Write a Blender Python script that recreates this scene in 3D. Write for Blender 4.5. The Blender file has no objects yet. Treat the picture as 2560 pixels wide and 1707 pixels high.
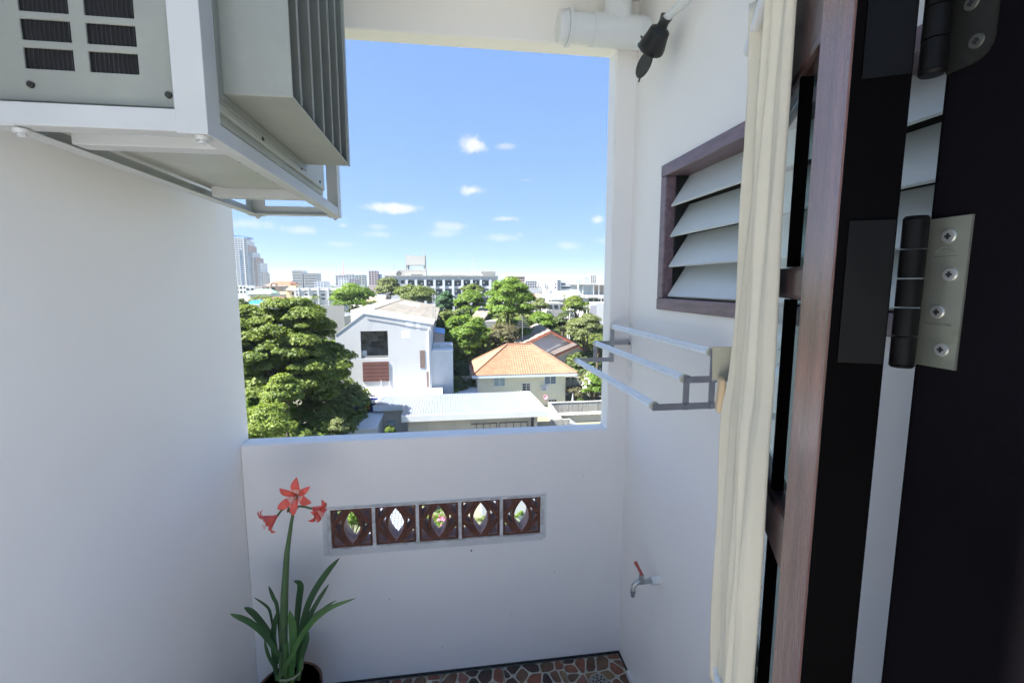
import bpy, bmesh, math, random
import numpy as np
from mathutils import Vector, Matrix, Quaternion

# ------------------------------------------------------------------ camera, sky, sun, exposure
scene = bpy.context.scene
CX, CY, FPX = 1280.0, 853.5, 1162.0
PITCH = math.atan(143.8 / FPX)
YAW = math.atan(0.1403)
cam_d = bpy.data.cameras.new("camera")
cam = bpy.data.objects.new("camera", cam_d)
scene.collection.objects.link(cam)
cam.location = (0, 0, 0)
cam.rotation_euler = (math.pi / 2 - PITCH, 0, -YAW)
cam_d.sensor_width = 36.0
cam_d.lens = FPX / 2560.0 * 36.0
cam_d.clip_start = 0.02
cam_d.clip_end = 20000
scene.camera = cam
scene.render.resolution_x, scene.render.resolution_y = 1024, 682

SUN = Vector((-0.585, -0.125, 0.80)).normalized()
sd = bpy.data.lights.new("sun", 'SUN')
sd.energy = 5.0
sd.angle = math.radians(0.53)
sd.color = (1.0, 0.95, 0.87)
so = bpy.data.objects.new("sun", sd)
scene.collection.objects.link(so)
so.rotation_euler = (-SUN).to_track_quat('-Z', 'Y').to_euler()
so.location = SUN * 200

world = bpy.data.worlds.new("World")
scene.world = world
world.use_nodes = True
wn, wl = world.node_tree.nodes, world.node_tree.links
wn.clear()


def N(nodes, t, **kw):
    n = nodes.new(t)
    for k, v in kw.items():
        setattr(n, k, v)
    return n


def px_dir(px, py):
    F = Vector((math.sin(YAW) * math.cos(PITCH), math.cos(YAW) * math.cos(PITCH), -math.sin(PITCH)))
    R = Vector((math.cos(YAW), -math.sin(YAW), 0))
    U = R.cross(F)
    return F + R * ((px - CX) / FPX) - U * ((py - CY) / FPX)


# cumulus puffs: azimuth (deg, from +Y to +X), elevation, half width, half height (deg), strength
def azel(px, py):
    d = px_dir(px, py).normalized()
    return math.degrees(math.atan2(d.x, d.y)), math.degrees(math.asin(d.z))


PUFFS = [(1180, 362, 44, 27, 1.0), (1265, 365, 34, 11, .45), (1180, 476, 36, 18, .95), (978, 520, 64, 15, .95),
         (1315, 450, 26, 8, .4), (1262, 547, 34, 8, .55), (1490, 549, 28, 17, 1.0), (1122, 565, 46, 14, .5),
         (1112, 584, 44, 11, .35), (940, 586, 46, 11, .4), (948, 567, 30, 10, .35), (752, 574, 46, 13, .5),
         (858, 564, 20, 9, .5), (1265, 594, 62, 13, .4), (1420, 614, 36, 13, .45), (1300, 586, 20, 12, .4),
         (620, 560, 60, 16, .4), (1520, 600, 40, 10, .35), (850, 610, 40, 8, .3)]
out = N(wn, 'ShaderNodeOutputWorld')
bg = N(wn, 'ShaderNodeBackground')
SKY_STRENGTH = 0.0425
bg.inputs['Strength'].default_value = SKY_STRENGTH
sky = N(wn, 'ShaderNodeTexSky', sky_type='NISHITA', sun_disc=False)
sky.sun_elevation = math.asin(SUN.z)
sky.sun_rotation = math.atan2(SUN.x, SUN.y)
sky.altitude = 20
sky.air_density = 1.0
sky.dust_density = 0.1
sky.ozone_density = 2.5
tc = N(wn, 'ShaderNodeTexCoord')
# softly shaped clouds; the direction sphere is described by azimuth and elevation
sep = N(wn, 'ShaderNodeSeparateXYZ'); wl.new(tc.outputs['Generated'], sep.inputs[0])


def wmath(op, a, b=None, c=None):
    n = N(wn, 'ShaderNodeMath', operation=op)
    for i, v in enumerate((a, b, c)):
        if v is None:
            continue
        if isinstance(v, (int, float)):
            n.inputs[i].default_value = v
        else:
            wl.new(v, n.inputs[i])
    return n.outputs[0]


az = wmath('ARCTAN2', sep.outputs['X'], sep.outputs['Y'])
el = wmath('ARCSINE', sep.outputs['Z'])
nz = N(wn, 'ShaderNodeTexNoise'); nz.inputs['Scale'].default_value = 22; nz.inputs['Detail'].default_value = 7
nz.inputs['Roughness'].default_value = .62
wl.new(tc.outputs['Generated'], nz.inputs['Vector'])
nfac = wmath('SUBTRACT', nz.outputs['Fac'], .5)
cmb = N(wn, 'ShaderNodeCombineXYZ'); wl.new(az, cmb.inputs[0]); wl.new(el, cmb.inputs[1])
total = None
for (px, py, hw, hh, st) in PUFFS:
    a, e = azel(px, py)
    a1, _ = azel(px + hw, py); _, e1 = azel(px, py - hh)
    sa = math.radians(abs(a1 - a)); se = math.radians(abs(e1 - e))
    mp = N(wn, 'ShaderNodeMapping', vector_type='POINT'); wl.new(cmb.outputs[0], mp.inputs['Vector'])
    mp.inputs['Scale'].default_value = (1 / sa, 1 / se, 0)
    mp.inputs['Location'].default_value = (-math.radians(a) / sa, -math.radians(e) / se, 0)
    ln = N(wn, 'ShaderNodeVectorMath', operation='LENGTH'); wl.new(mp.outputs[0], ln.inputs[0])
    m = wmath('SUBTRACT', 1.0, ln.outputs['Value'])
    st_ = N(wn, 'ShaderNodeMapRange', interpolation_type='SMOOTHSTEP'); wl.new(wmath('MULTIPLY_ADD', nfac, 2.5, m), st_.inputs[0])
    st_.inputs[1].default_value = -.05; st_.inputs[2].default_value = .85
    st_.inputs[3].default_value = 0.0; st_.inputs[4].default_value = st
    total = st_.outputs[0] if total is None else wmath('MAXIMUM', total, st_.outputs[0])
# the same scattered fair-weather puffs go on all round the rest of the sky
nz2 = N(wn, 'ShaderNodeTexNoise'); nz2.inputs['Scale'].default_value = 5.5; nz2.inputs['Detail'].default_value = 8
nz2.inputs['Roughness'].default_value = .55
mp2 = N(wn, 'ShaderNodeMapping'); mp2.inputs['Scale'].default_value = (1, 1, 2.6)
wl.new(tc.outputs['Generated'], mp2.inputs[0]); wl.new(mp2.outputs[0], nz2.inputs['Vector'])
g = N(wn, 'ShaderNodeMapRange', interpolation_type='SMOOTHSTEP'); wl.new(nz2.outputs['Fac'], g.inputs[0])
g.inputs[1].default_value = .63; g.inputs[2].default_value = .74; g.inputs[4].default_value = .8
side = N(wn, 'ShaderNodeMapRange'); wl.new(wmath('ABSOLUTE', wmath('SUBTRACT', az, YAW)), side.inputs[0])
side.inputs[1].default_value = math.radians(34); side.inputs[2].default_value = math.radians(44)
total = wmath('MAXIMUM', total, wmath('MULTIPLY', g.outputs[0], side.outputs[0]))
up = N(wn, 'ShaderNodeMapRange'); wl.new(el, up.inputs[0]); up.inputs[1].default_value = 0; up.inputs[2].default_value = .03
total = wmath('MULTIPLY', total, up.outputs[0])
gm = N(wn, 'ShaderNodeGamma'); gm.inputs['Gamma'].default_value = .30
wl.new(sky.outputs[0], gm.inputs['Color'])
hsv = N(wn, 'ShaderNodeMixRGB', blend_type='MULTIPLY'); hsv.inputs[0].default_value = 1.0
wl.new(gm.outputs[0], hsv.inputs[1]); hsv.inputs[2].default_value = (1.33, 2.03, 3.4, 1)
mixc = N(wn, 'ShaderNodeMixRGB'); wl.new(total, mixc.inputs[0]); wl.new(hsv.outputs[0], mixc.inputs[1])
mixc.inputs[2].default_value = (5.0, 5.15, 5.4, 1)
wl.new(mixc.outputs[0], bg.inputs['Color']); wl.new(bg.outputs[0], out.inputs['Surface'])

vs = scene.view_settings
vs.view_transform = 'Standard'
vs.look = 'None'
vs.exposure = 2.15
vs.gamma = 1.0
vs.use_curve_mapping = False
scene.render.engine = 'CYCLES'
cy = scene.cycles
cy.use_denoising = True
cy.use_adaptive_sampling = True
cy.adaptive_threshold = 0.025
cy.max_bounces = 8
cy.diffuse_bounces = 7
cy.glossy_bounces = 4
cy.transmission_bounces = 6
cy.transparent_max_bounces = 12
cy.volume_bounces = 1
cy.caustics_reflective = False
cy.caustics_refractive = False
cy.sample_clamp_indirect = 6.0

# ------------------------------------------------------------------ helpers
COL = scene.collection
random.seed(7)
RNG = np.random.default_rng(7)
GZ = -18.0                       # street level, 18 m under the camera
OFF = {}


def at(px, py, Y):
    d = px_dir(px, py)
    return d * (Y / d.y)


def atX(px, py, X):
    d = px_dir(px, py)
    return d * (X / d.x)


def atZ(px, py, Z):
    d = px_dir(px, py)
    return d * (Z / d.z)


class MB:
    def __init__(s):
        s.v, s.f, s.mi, s.m = [], [], [], 0

    def add(s, vs_, fs):
        b = len(s.v)
        s.v.extend([tuple(p) for p in vs_])
        for f in fs:
            s.f.append(tuple(i + b for i in f)); s.mi.append(s.m)
        return s

    def hexa(s, p):              # 8 points: bottom ring 0-3 ccw, top ring 4-7
        return s.add(p, [(3, 2, 1, 0), (4, 5, 6, 7), (0, 1, 5, 4), (1, 2, 6, 5), (2, 3, 7, 6), (3, 0, 4, 7)])

    def box(s, x0, x1, y0, y1, z0, z1):
        return s.hexa([(x0, y0, z0), (x1, y0, z0), (x1, y1, z0), (x0, y1, z0), (x0, y0, z1), (x1, y0, z1), (x1, y1, z1), (x0, y1, z1)])

    def bar(s, p0, p1, w, h, up=(0, 0, 1)):
        p0, p1 = Vector(p0), Vector(p1)
        d = (p1 - p0).normalized()
        u = Vector(up)
        if abs(d.dot(u)) > .98:
            u = Vector((1, 0, 0))
        sx = d.cross(u).normalized() * (w / 2)
        sz = sx.cross(d).normalized() * (h / 2)
        return s.hexa([p0 - sx - sz, p0 + sx - sz, p1 + sx - sz, p1 - sx - sz, p0 - sx + sz, p0 + sx + sz, p1 + sx + sz, p1 - sx + sz])

    def tube(s, pts, rad, n=10, caps=True):
        pts = [Vector(p) for p in pts]
        if not isinstance(rad, (list, tuple)):
            rad = [rad] * len(pts)
        ring = []
        ref = None
        for i, p in enumerate(pts):
            d = (pts[min(i + 1, len(pts) - 1)] - pts[max(i - 1, 0)])
            d = d.normalized() if d.length > 1e-9 else Vector((0, 0, 1))
            if ref is None:
                ref = Vector((0, 0, 1)) if abs(d.z) < .9 else Vector((1, 0, 0))
            a = (ref - d * ref.dot(d)).normalized(); b = d.cross(a); ref = a
            ring.append([p + (a * math.cos(2 * math.pi * k / n) + b * math.sin(2 * math.pi * k / n)) * rad[i] for k in range(n)])
        vs_ = [q for r in ring for q in r]
        fs = []
        for i in range(len(pts) - 1):
            for k in range(n):
                k2 = (k + 1) % n
                fs.append((i * n + k, i * n + k2, (i + 1) * n + k2, (i + 1) * n + k))
        if caps:
            fs.append(tuple(range(n))[::-1]); fs.append(tuple((len(pts) - 1) * n + k for k in range(n)))
        return s.add(vs_, fs)

    def cyl(s, p0, p1, r0, r1=None, n=12, caps=True):
        return s.tube([p0, p1], [r0, r0 if r1 is None else r1], n, caps)

    def prism(s, poly, ext):
        ext = Vector(ext); n = len(poly)
        vs_ = [Vector(p) for p in poly] + [Vector(p) + ext for p in poly]
        fs = [tuple(range(n))[::-1], tuple(range(n, 2 * n))] + [(i, (i + 1) % n, n + (i + 1) % n, n + i) for i in range(n)]
        return s.add(vs_, fs)

    def ball(s, c, rx, ry=None, rz=None, nu=12, nv=8):
        ry = rx if ry is None else ry; rz = rx if rz is None else rz
        vs_ = [(c[0], c[1], c[2] - rz)]
        for j in range(1, nv):
            t = math.pi * j / nv - math.pi / 2
            for k in range(nu):
                a = 2 * math.pi * k / nu
                vs_.append((c[0] + rx * math.cos(t) * math.cos(a), c[1] + ry * math.cos(t) * math.sin(a), c[2] + rz * math.sin(t)))
        vs_.append((c[0], c[1], c[2] + rz))
        fs = [(0, 1 + (k + 1) % nu, 1 + k) for k in range(nu)]
        for j in range(nv - 2):
            for k in range(nu):
                a, b = 1 + j * nu + k, 1 + j * nu + (k + 1) % nu
                fs.append((a, b, b + nu, a + nu))
        l = len(vs_) - 1
        fs += [(l, 1 + (nv - 2) * nu + k, 1 + (nv - 2) * nu + (k + 1) % nu) for k in range(nu)]
        return s.add(vs_, fs)

    def build(s, name, mat, parent=None, local=False, smooth=False, bevel=0, seg=2, weld=False):
        v = [Vector(p) for p in s.v]
        if parent is not None:
            off = Vector((0, 0, 0)) if local else OFF[parent.name]
        else:
            xs = [p.x for p in v]; ys = [p.y for p in v]; zs = [p.z for p in v]
            off = Vector(((min(xs) + max(xs)) / 2, (min(ys) + max(ys)) / 2, min(zs)))
        me = bpy.data.meshes.new(name)
        me.from_pydata([p - off for p in v], [], s.f)
        for m in (mat if isinstance(mat, (list, tuple)) else [mat] if mat else []):
            me.materials.append(m)
        me.polygons.foreach_set('material_index', s.mi)
        bm = bmesh.new(); bm.from_mesh(me)
        if weld:
            bmesh.ops.remove_doubles(bm, verts=bm.verts, dist=1e-5)
        bmesh.ops.recalc_face_normals(bm, faces=bm.faces)
        bm.to_mesh(me); bm.free()
        if smooth:
            me.polygons.foreach_set('use_smooth', [True] * len(me.polygons))
            try:
                me.set_sharp_from_angle(angle=math.radians(smooth if smooth is not True else 40))
            except Exception:
                pass
        me.update()
        o = bpy.data.objects.new(name, me)
        COL.objects.link(o)
        if parent is not None:
            o.parent = parent; OFF[o.name] = off
        else:
            o.location = off; OFF[o.name] = off
        if bevel:
            b = o.modifiers.new('bevel', 'BEVEL'); b.width = bevel; b.segments = seg; b.limit_method = 'ANGLE'
            b.angle_limit = math.radians(40)
        return o


def tag(o, label=None, cat=None, group=None, kind=None):
    if label: o['label'] = label
    if cat: o['category'] = cat
    if group: o['group'] = group
    if kind: o['kind'] = kind
    return o


def root(name, loc, label, cat, rz=0, group=None):
    o = bpy.data.objects.new(name, None); COL.objects.link(o)
    o.empty_display_size = .1
    o.location = loc; o.rotation_euler = (0, 0, rz)
    OFF[o.name] = Vector(loc)
    return tag(o, label, cat, group)


def inst(src, name, parent, loc, scale=(1, 1, 1), rz=0):
    o = bpy.data.objects.new(name, src); COL.objects.link(o)
    o.parent = parent; o.location = loc; o.scale = scale; o.rotation_euler = (0, 0, rz)
    OFF[o.name] = Vector((0, 0, 0))
    return o


def copy_tree(o, parent=None):
    c = o.copy(); COL.objects.link(c); c.parent = parent
    OFF[c.name] = OFF.get(o.name, Vector((0, 0, 0)))
    for ch in list(o.children):
        copy_tree(ch, c)
    return c


MATS = {}


def M(name, col, rough=.6, var=.0, scale=4.0, bump=0.0, bscale=60.0, metal=0.0, spec=.4, stretch=None, dirt=None, dscale=2.0, damt=.5, detail=5):
    if name in MATS:
        return MATS[name]
    m = bpy.data.materials.new(name); m.use_nodes = True
    n, l = m.node_tree.nodes, m.node_tree.links
    p = n['Principled BSDF']
    p.inputs['Roughness'].default_value = rough
    p.inputs['Metallic'].default_value = metal
    p.inputs['Specular IOR Level'].default_value = spec
    tcn = n.new('ShaderNodeTexCoord')
    vec = tcn.outputs['Object']
    if stretch:
        mp = n.new('ShaderNodeMapping'); mp.inputs['Scale'].default_value = stretch
        l.new(vec, mp.inputs[0]); vec = mp.outputs[0]
    c = (*col, 1)
    p.inputs['Base Color'].default_value = c
    src = None
    if var:
        t = n.new('ShaderNodeTexNoise'); t.inputs['Scale'].default_value = scale; t.inputs['Detail'].default_value = detail
        l.new(vec, t.inputs['Vector'])
        r = n.new('ShaderNodeValToRGB')
        r.color_ramp.elements[0].position = .3; r.color_ramp.elements[1].position = .7
        r.color_ramp.elements[0].color = (*[max(0, x * (1 - var)) for x in col], 1)
        r.color_ramp.elements[1].color = (*[min(1, x * (1 + var)) for x in col], 1)
        l.new(t.outputs['Fac'], r.inputs[0]); src = r.outputs[0]
    if dirt:
        t = n.new('ShaderNodeTexNoise'); t.inputs['Scale'].default_value = dscale; t.inputs['Detail'].default_value = 8
        t.inputs['Roughness'].default_value = .65
        l.new(vec, t.inputs['Vector'])
        r = n.new('ShaderNodeMapRange'); r.interpolation_type = 'SMOOTHSTEP'
        r.inputs[1].default_value = .48; r.inputs[2].default_value = .72; r.inputs[4].default_value = damt
        l.new(t.outputs['Fac'], r.inputs[0])
        mx = n.new('ShaderNodeMixRGB'); l.new(r.outputs[0], mx.inputs[0])
        if src: l.new(src, mx.inputs[1])
        else: mx.inputs[1].default_value = c
        mx.inputs[2].default_value = (*dirt, 1); src = mx.outputs[0]
    if src: l.new(src, p.inputs['Base Color'])
    if bump:
        t = n.new('ShaderNodeTexNoise'); t.inputs['Scale'].default_value = bscale; t.inputs['Detail'].default_value = 4
        l.new(vec, t.inputs['Vector'])
        b = n.new('ShaderNodeBump'); b.inputs['Strength'].default_value = bump; b.inputs['Distance'].default_value = .004
        l.new(t.outputs['Fac'], b.inputs['Height']); l.new(b.outputs[0], p.inputs['Normal'])
    MATS[name] = m
    return m


def leaf_mat(name, c0, c1, trans=.35):
    if name in MATS:
        return MATS[name]
    m = bpy.data.materials.new(name); m.use_nodes = True
    n, l = m.node_tree.nodes, m.node_tree.links
    n.clear()
    o = n.new('ShaderNodeOutputMaterial')
    geo = n.new('ShaderNodeNewGeometry'); tcn = n.new('ShaderNodeTexCoord')
    t = n.new('ShaderNodeTexNoise'); t.inputs['Scale'].default_value = .45; t.inputs['Detail'].default_value = 3
    l.new(tcn.outputs['Object'], t.inputs['Vector'])
    ad = n.new('ShaderNodeMath'); ad.operation = 'MULTIPLY_ADD'; ad.inputs[1].default_value = .5
    l.new(geo.outputs['Random Per Island'], ad.inputs[0]); l.new(t.outputs['Fac'], ad.inputs[2])
    r = n.new('ShaderNodeMapRange'); r.inputs[1].default_value = .4; r.inputs[2].default_value = 1.1
    l.new(ad.outputs[0], r.inputs[0])
    mx = n.new('ShaderNodeMixRGB'); l.new(r.outputs[0], mx.inputs[0])
    mx.inputs[1].default_value = (*c0, 1); mx.inputs[2].default_value = (*c1, 1)
    d = n.new('ShaderNodeBsdfPrincipled'); d.inputs['Roughness'].default_value = .55; d.inputs['Specular IOR Level'].default_value = .3
    l.new(mx.outputs[0], d.inputs['Base Color'])
    tr = n.new('ShaderNodeBsdfTranslucent')
    hs = n.new('ShaderNodeMixRGB'); hs.blend_type = 'MULTIPLY'; hs.inputs[0].default_value = 1
    l.new(mx.outputs[0], hs.inputs[1]); hs.inputs[2].default_value = (1.3, 1.2, .5, 1)
    l.new(hs.outputs[0], tr.inputs['Color'])
    ms = n.new('ShaderNodeMixShader'); ms.inputs[0].default_value = trans
    l.new(d.outputs[0], ms.inputs[1]); l.new(tr.outputs[0], ms.inputs[2]); l.new(ms.outputs[0], o.inputs[0])
    MATS[name] = m
    return m


def glass_mat(name, col=(.8, .9, .88), rough=.05, trans=1.0):
    if name in MATS:
        return MATS[name]
    m = bpy.data.materials.new(name); m.use_nodes = True
    p = m.node_tree.nodes['Principled BSDF']
    p.inputs['Base Color'].default_value = (*col, 1); p.inputs['Roughness'].default_value = rough
    p.inputs['Transmission Weight'].default_value = trans; p.inputs['IOR'].default_value = 1.45
    MATS[name] = m
    return m


# ---- materials of the balcony
wall_paint = M('white_wall_paint', (.90, .885, .86), .5, .02, 1.3, .55, 11.0, spec=.35, dirt=(.78, .78, .77), dscale=1.1, damt=.3)
ceil_paint = M('ceiling_paint', (.80, .79, .74), .6, .02, 1.5, .2, 9.0)
mortar = M('grey_mortar', (.68, .68, .67), .85, .25, 25, .6, 90, dirt=(.3, .3, .3), dscale=14, damt=.6)
clay = M('terracotta', (.145, .058, .038), .75, .3, 30, .3, 120)
clay_in = M('terracotta_skylit_pink', (.50, .37, .35), .8, .25, 18, .2, 90)  # paler pink inner faces, with outside light put into the colour
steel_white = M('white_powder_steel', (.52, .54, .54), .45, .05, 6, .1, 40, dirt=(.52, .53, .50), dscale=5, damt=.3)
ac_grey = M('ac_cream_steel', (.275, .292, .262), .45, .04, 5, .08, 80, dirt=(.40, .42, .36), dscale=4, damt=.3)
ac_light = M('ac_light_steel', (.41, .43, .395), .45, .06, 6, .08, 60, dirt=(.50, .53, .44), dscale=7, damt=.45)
black_plastic = M('black_plastic', (.018, .020, .020), .35, .2, 20, .1, 60)
dark_void = M('dark_interior', (.008, .008, .009), .8)
dark_metal = M('dark_screw', (.06, .06, .05), .45, metal=.6)
pvc = M('white_pvc', (.72, .75, .76), .35, .03, 8, .05, 30)
alu = M('brushed_aluminium', (.80, .81, .82), .32, .05, 40, .05, 90, metal=.45)
alu_dark = M('grey_flat_steel', (.36, .37, .40), .42, .08, 20, metal=.7)
chrome = M('worn_chrome', (.45, .48, .48), .3, .25, 30, metal=.9)
red_plastic = M('red_tap_handle', (.42, .09, .08), .4, .2, 40)
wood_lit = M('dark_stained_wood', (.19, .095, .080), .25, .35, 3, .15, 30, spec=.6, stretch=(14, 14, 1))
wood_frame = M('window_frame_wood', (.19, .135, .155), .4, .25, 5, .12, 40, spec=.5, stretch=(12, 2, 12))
wood_black = M('shaded_edge_bead_black', (.0022, .002, .0022), .85, .2, 8, .1, 60, spec=.02)  # black beads; on the hinge edge this colour paints the room's shade
jamb_mat = M('jamb_shade_black', (.0042, .0034, .005), .8, .4, 3, .15, 80, spec=.05)  # darkness of the unlit room put into the jamb's near-black colour
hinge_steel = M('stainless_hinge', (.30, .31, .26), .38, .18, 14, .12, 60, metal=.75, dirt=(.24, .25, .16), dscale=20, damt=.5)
hinge_dark = M('shaded_hinge_steel', (.0042, .0042, .0042), .45, .3, 30, spec=.10)  # same hinge steel with the room's shade put into a near-black colour
curtain_mat = M('cream_curtain', (.62, .585, .475), .9, .05, 6, .15, 260, spec=.1, dirt=(.52, .48, .33), dscale=4, damt=.22)
tan_cloth = M('tan_cloth', (.42, .40, .30), .9, .15, 12, .3, 120)
tan_wood = M('pale_wood_block', (.60, .45, .27), .6, .15, 8, .1, 60)
louvre_mat = M('frosted_louvre_glass', (.62, .67, .67), .25, .02, 3, spec=.5)
pane_mat = glass_mat('door_glass', (.75, .92, .88), .02)
leaf_green = M('strap_leaf', (.042, .105, .036), .4, .3, 9, .1, 40, spec=.4)
leaf_green2 = M('strap_leaf_light', (.075, .175, .048), .4, .3, 9, .1, 40, spec=.4)
stem_mat = M('flower_stem', (.085, .15, .06), .45, .25, 7)
petal = M('coral_petal', (.86, .145, .11), .45, .25, 26, spec=.3)
petal_white = M('petal_throat', (.86, .52, .44), .5, .2, 30)
pot_mat = M('brown_glazed_pot', (.10, .050, .038), .35, .3, 12)
soil_mat = M('potting_soil', (.03, .022, .016), .95, .4, 40, .8, 60)
grout = M('pale_tile_grout', (.40, .42, .38), .6, .15, 30)
tile_edge = M('tile_joint', (.05, .05, .05), .8)
STONES = [M('stone_%s' % n_, c, .35, .3, 22, .1, 60, spec=.4) for n_, c in
          (('rust', (.20, .075, .045)), ('brown', (.12, .065, .040)), ('ochre', (.20, .125, .060)), ('rose', (.22, .105, .085)), ('dark', (.050, .032, .028)), ('umber', (.14, .080, .050)))]

# ------------------------------------------------------------------ balcony shell
XL, XR, YF, FT = -.925, .875, 2.15, .10
ZF, ZC = -1.937, 1.25
OPX1, OPZ0, OPZ1 = .777, -.715, 1.053
VX0, VX1, VZ0, VZ1 = -.569, .459, -1.242, -1.035


def grid_slab(us, vs2, holes, d0, d1, axis):
    """slab in the u-v plane with rectangular holes; axis 'y' -> u=x,v=z ; axis 'x' -> u=y,v=z"""
    b = MB()

    def P(u, v, d):
        return (u, d, v) if axis == 'y' else (d, u, v)
    solid = {}
    for i in range(len(us) - 1):
        for j in range(len(vs2) - 1):
            uc, vc = (us[i] + us[i + 1]) / 2, (vs2[j] + vs2[j + 1]) / 2
            solid[i, j] = not any(h[0] < uc < h[1] and h[2] < vc < h[3] for h in holes)
    for (i, j), s_ in solid.items():
        if not s_:
            continue
        u0, u1, v0, v1 = us[i], us[i + 1], vs2[j], vs2[j + 1]
        for d in (d0, d1):
            b.add([P(u0, v0, d), P(u1, v0, d), P(u1, v1, d), P(u0, v1, d)], [(0, 1, 2, 3)])
        for (di, dj, a, c) in ((-1, 0, (u0, v0), (u0, v1)), (1, 0, (u1, v0), (u1, v1)), (0, -1, (u0, v0), (u1, v0)), (0, 1, (u0, v1), (u1, v1))):
            if not solid.get((i + di, j + dj), False):
                b.add([P(*a, d0), P(*c, d0), P(*c, d1), P(*a, d1)], [(0, 1, 2, 3)])
    return b


b = grid_slab([XL - .0, VX0, VX1, OPX1, XR + .1], [ZF - .15, VZ0, VZ1, OPZ0, OPZ1, ZC + .1],
              [(XL - 1, OPX1, OPZ0, OPZ1), (VX0, VX1, VZ0, VZ1)], YF, YF + FT, 'y')
front_wall = b.build('wall_front', wall_paint, weld=True, bevel=.008, seg=3)
tag(front_wall, 'white plastered balcony parapet wall with a large open square and a vent row', kind='structure')
b = MB(); b.box(XL - .12, XL, -.06, YF + FT, ZF - .15, ZC + 2.6)
left_wall = b.build('wall_left', wall_paint, bevel=.006)
tag(left_wall, 'plain white plastered wall on the left of the balcony', kind='structure')
WY0, WY1, WZ0, WZ1 = .62, 1.838, -.105, .470
b = grid_slab([.10, WY0, WY1, YF], [ZF - .15, WZ0, WZ1, ZC + .1], [(WY0, WY1, WZ0, WZ1)], XR, XR + .10, 'x')
right_wall = b.build('wall_right', wall_paint, weld=True)
tag(right_wall, 'white plastered wall on the right with a louvred window', kind='structure')
b = MB(); b.box(XL, XR, 1.5, YF, ZC, ZC + .12); b.box(XL, -.40, .93, 1.499, ZC, ZC + .12)
ceil = tag(b.build('ceiling', ceil_paint), 'white balcony ceiling slab', kind='structure')

b = MB(); b.box(.475, XR - .0005, .11, .21, ZF, ZC - .002)
tag(b.build('wall_return', wall_paint), 'short white wall return between the door frame and the right wall', kind='structure')

# ---- floor: 30 cm tiles printed in relief with irregular stones
b = MB(); b.box(XL - .05, XR + .05, -.95, YF + .05, ZF - .14, ZF - .012)
floor = tag(b.build('balcony_floor', tile_edge), 'balcony floor of square tiles patterned with irregular brown stones', kind='structure')


def clip_poly(poly, nx, ny, c):
    o = []
    for i in range(len(poly)):
        a, q = poly[i], poly[(i + 1) % len(poly)]
        da, dq = a[0] * nx + a[1] * ny - c, q[0] * nx + q[1] * ny - c
        if da <= 0: o.append(a)
        if da * dq < 0:
            t = da / (da - dq); o.append((a[0] + (q[0] - a[0]) * t, a[1] + (q[1] - a[1]) * t))
    return o


def stone_layout(seed, T):
    rr = random.Random(seed)
    pts = []
    while len(pts) < 24:
        p = (rr.uniform(.0, T), rr.uniform(.0, T))
        if all((p[0] - q[0]) ** 2 + (p[1] - q[1]) ** 2 > (.043) ** 2 for q in pts):
            pts.append(p)
    cells = []
    for p in pts:
        poly = [(0.004, 0.004), (T - .004, 0.004), (T - .004, T - .004), (0.004, T - .004)]
        for q in pts:
            if q is p: continue
            nx, ny = q[0] - p[0], q[1] - p[1]; L = math.hypot(nx, ny); nx /= L; ny /= L
            c = (p[0] + q[0]) / 2 * nx + (p[1] + q[1]) / 2 * ny - .0038
            poly = clip_poly(poly, nx, ny, c)
            if len(poly) < 3: break
        if len(poly) >= 3: cells.append(poly)
    return cells


def soften(poly):
    o = []
    for i in range(len(poly)):
        a, q = poly[i], poly[(i + 1) % len(poly)]
        o.append((a[0] * .8 + q[0] * .2, a[1] * .8 + q[1] * .2)); o.append((a[0] * .2 + q[0] * .8, a[1] * .2 + q[1] * .8))
    return o


TS = .31
tile_mesh = {}
for var in range(3):
    bt = MB(); bt.box(.0022, TS - .0022, .0022, TS - .0022, -.010, 0)
    me = bpy.data.meshes.new('floor_tile'); me.from_pydata(bt.v, [], bt.f); me.materials.append(grout)
    sts = []
    for k, poly in enumerate(stone_layout(11 + var, TS)):
        poly = soften(poly); cxp = sum(p[0] for p in poly) / len(poly); cyp = sum(p[1] for p in poly) / len(poly)
        bs = MB()
        low = [(p[0], p[1], 0.0) for p in poly]
        hi = [(cxp + (p[0] - cxp) * .93, cyp + (p[1] - cyp) * .93, .0016) for p in poly]
        n_ = len(poly)
        bs.add(low + hi, [tuple(range(n_, 2 * n_))] + [(i, (i + 1) % n_, n_ + (i + 1) % n_, n_ + i) for i in range(n_)])
        ms = bpy.data.meshes.new('stone'); ms.from_pydata(bs.v, [], bs.f); ms.materials.append(random.choice(STONES)); sts.append((ms, bs))
    jm = MB()
    tile_mesh[var] = (me, sts)
fl_off = OFF[floor.name]
ny_tiles = 0
yt = YF - .012
row = 0
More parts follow.
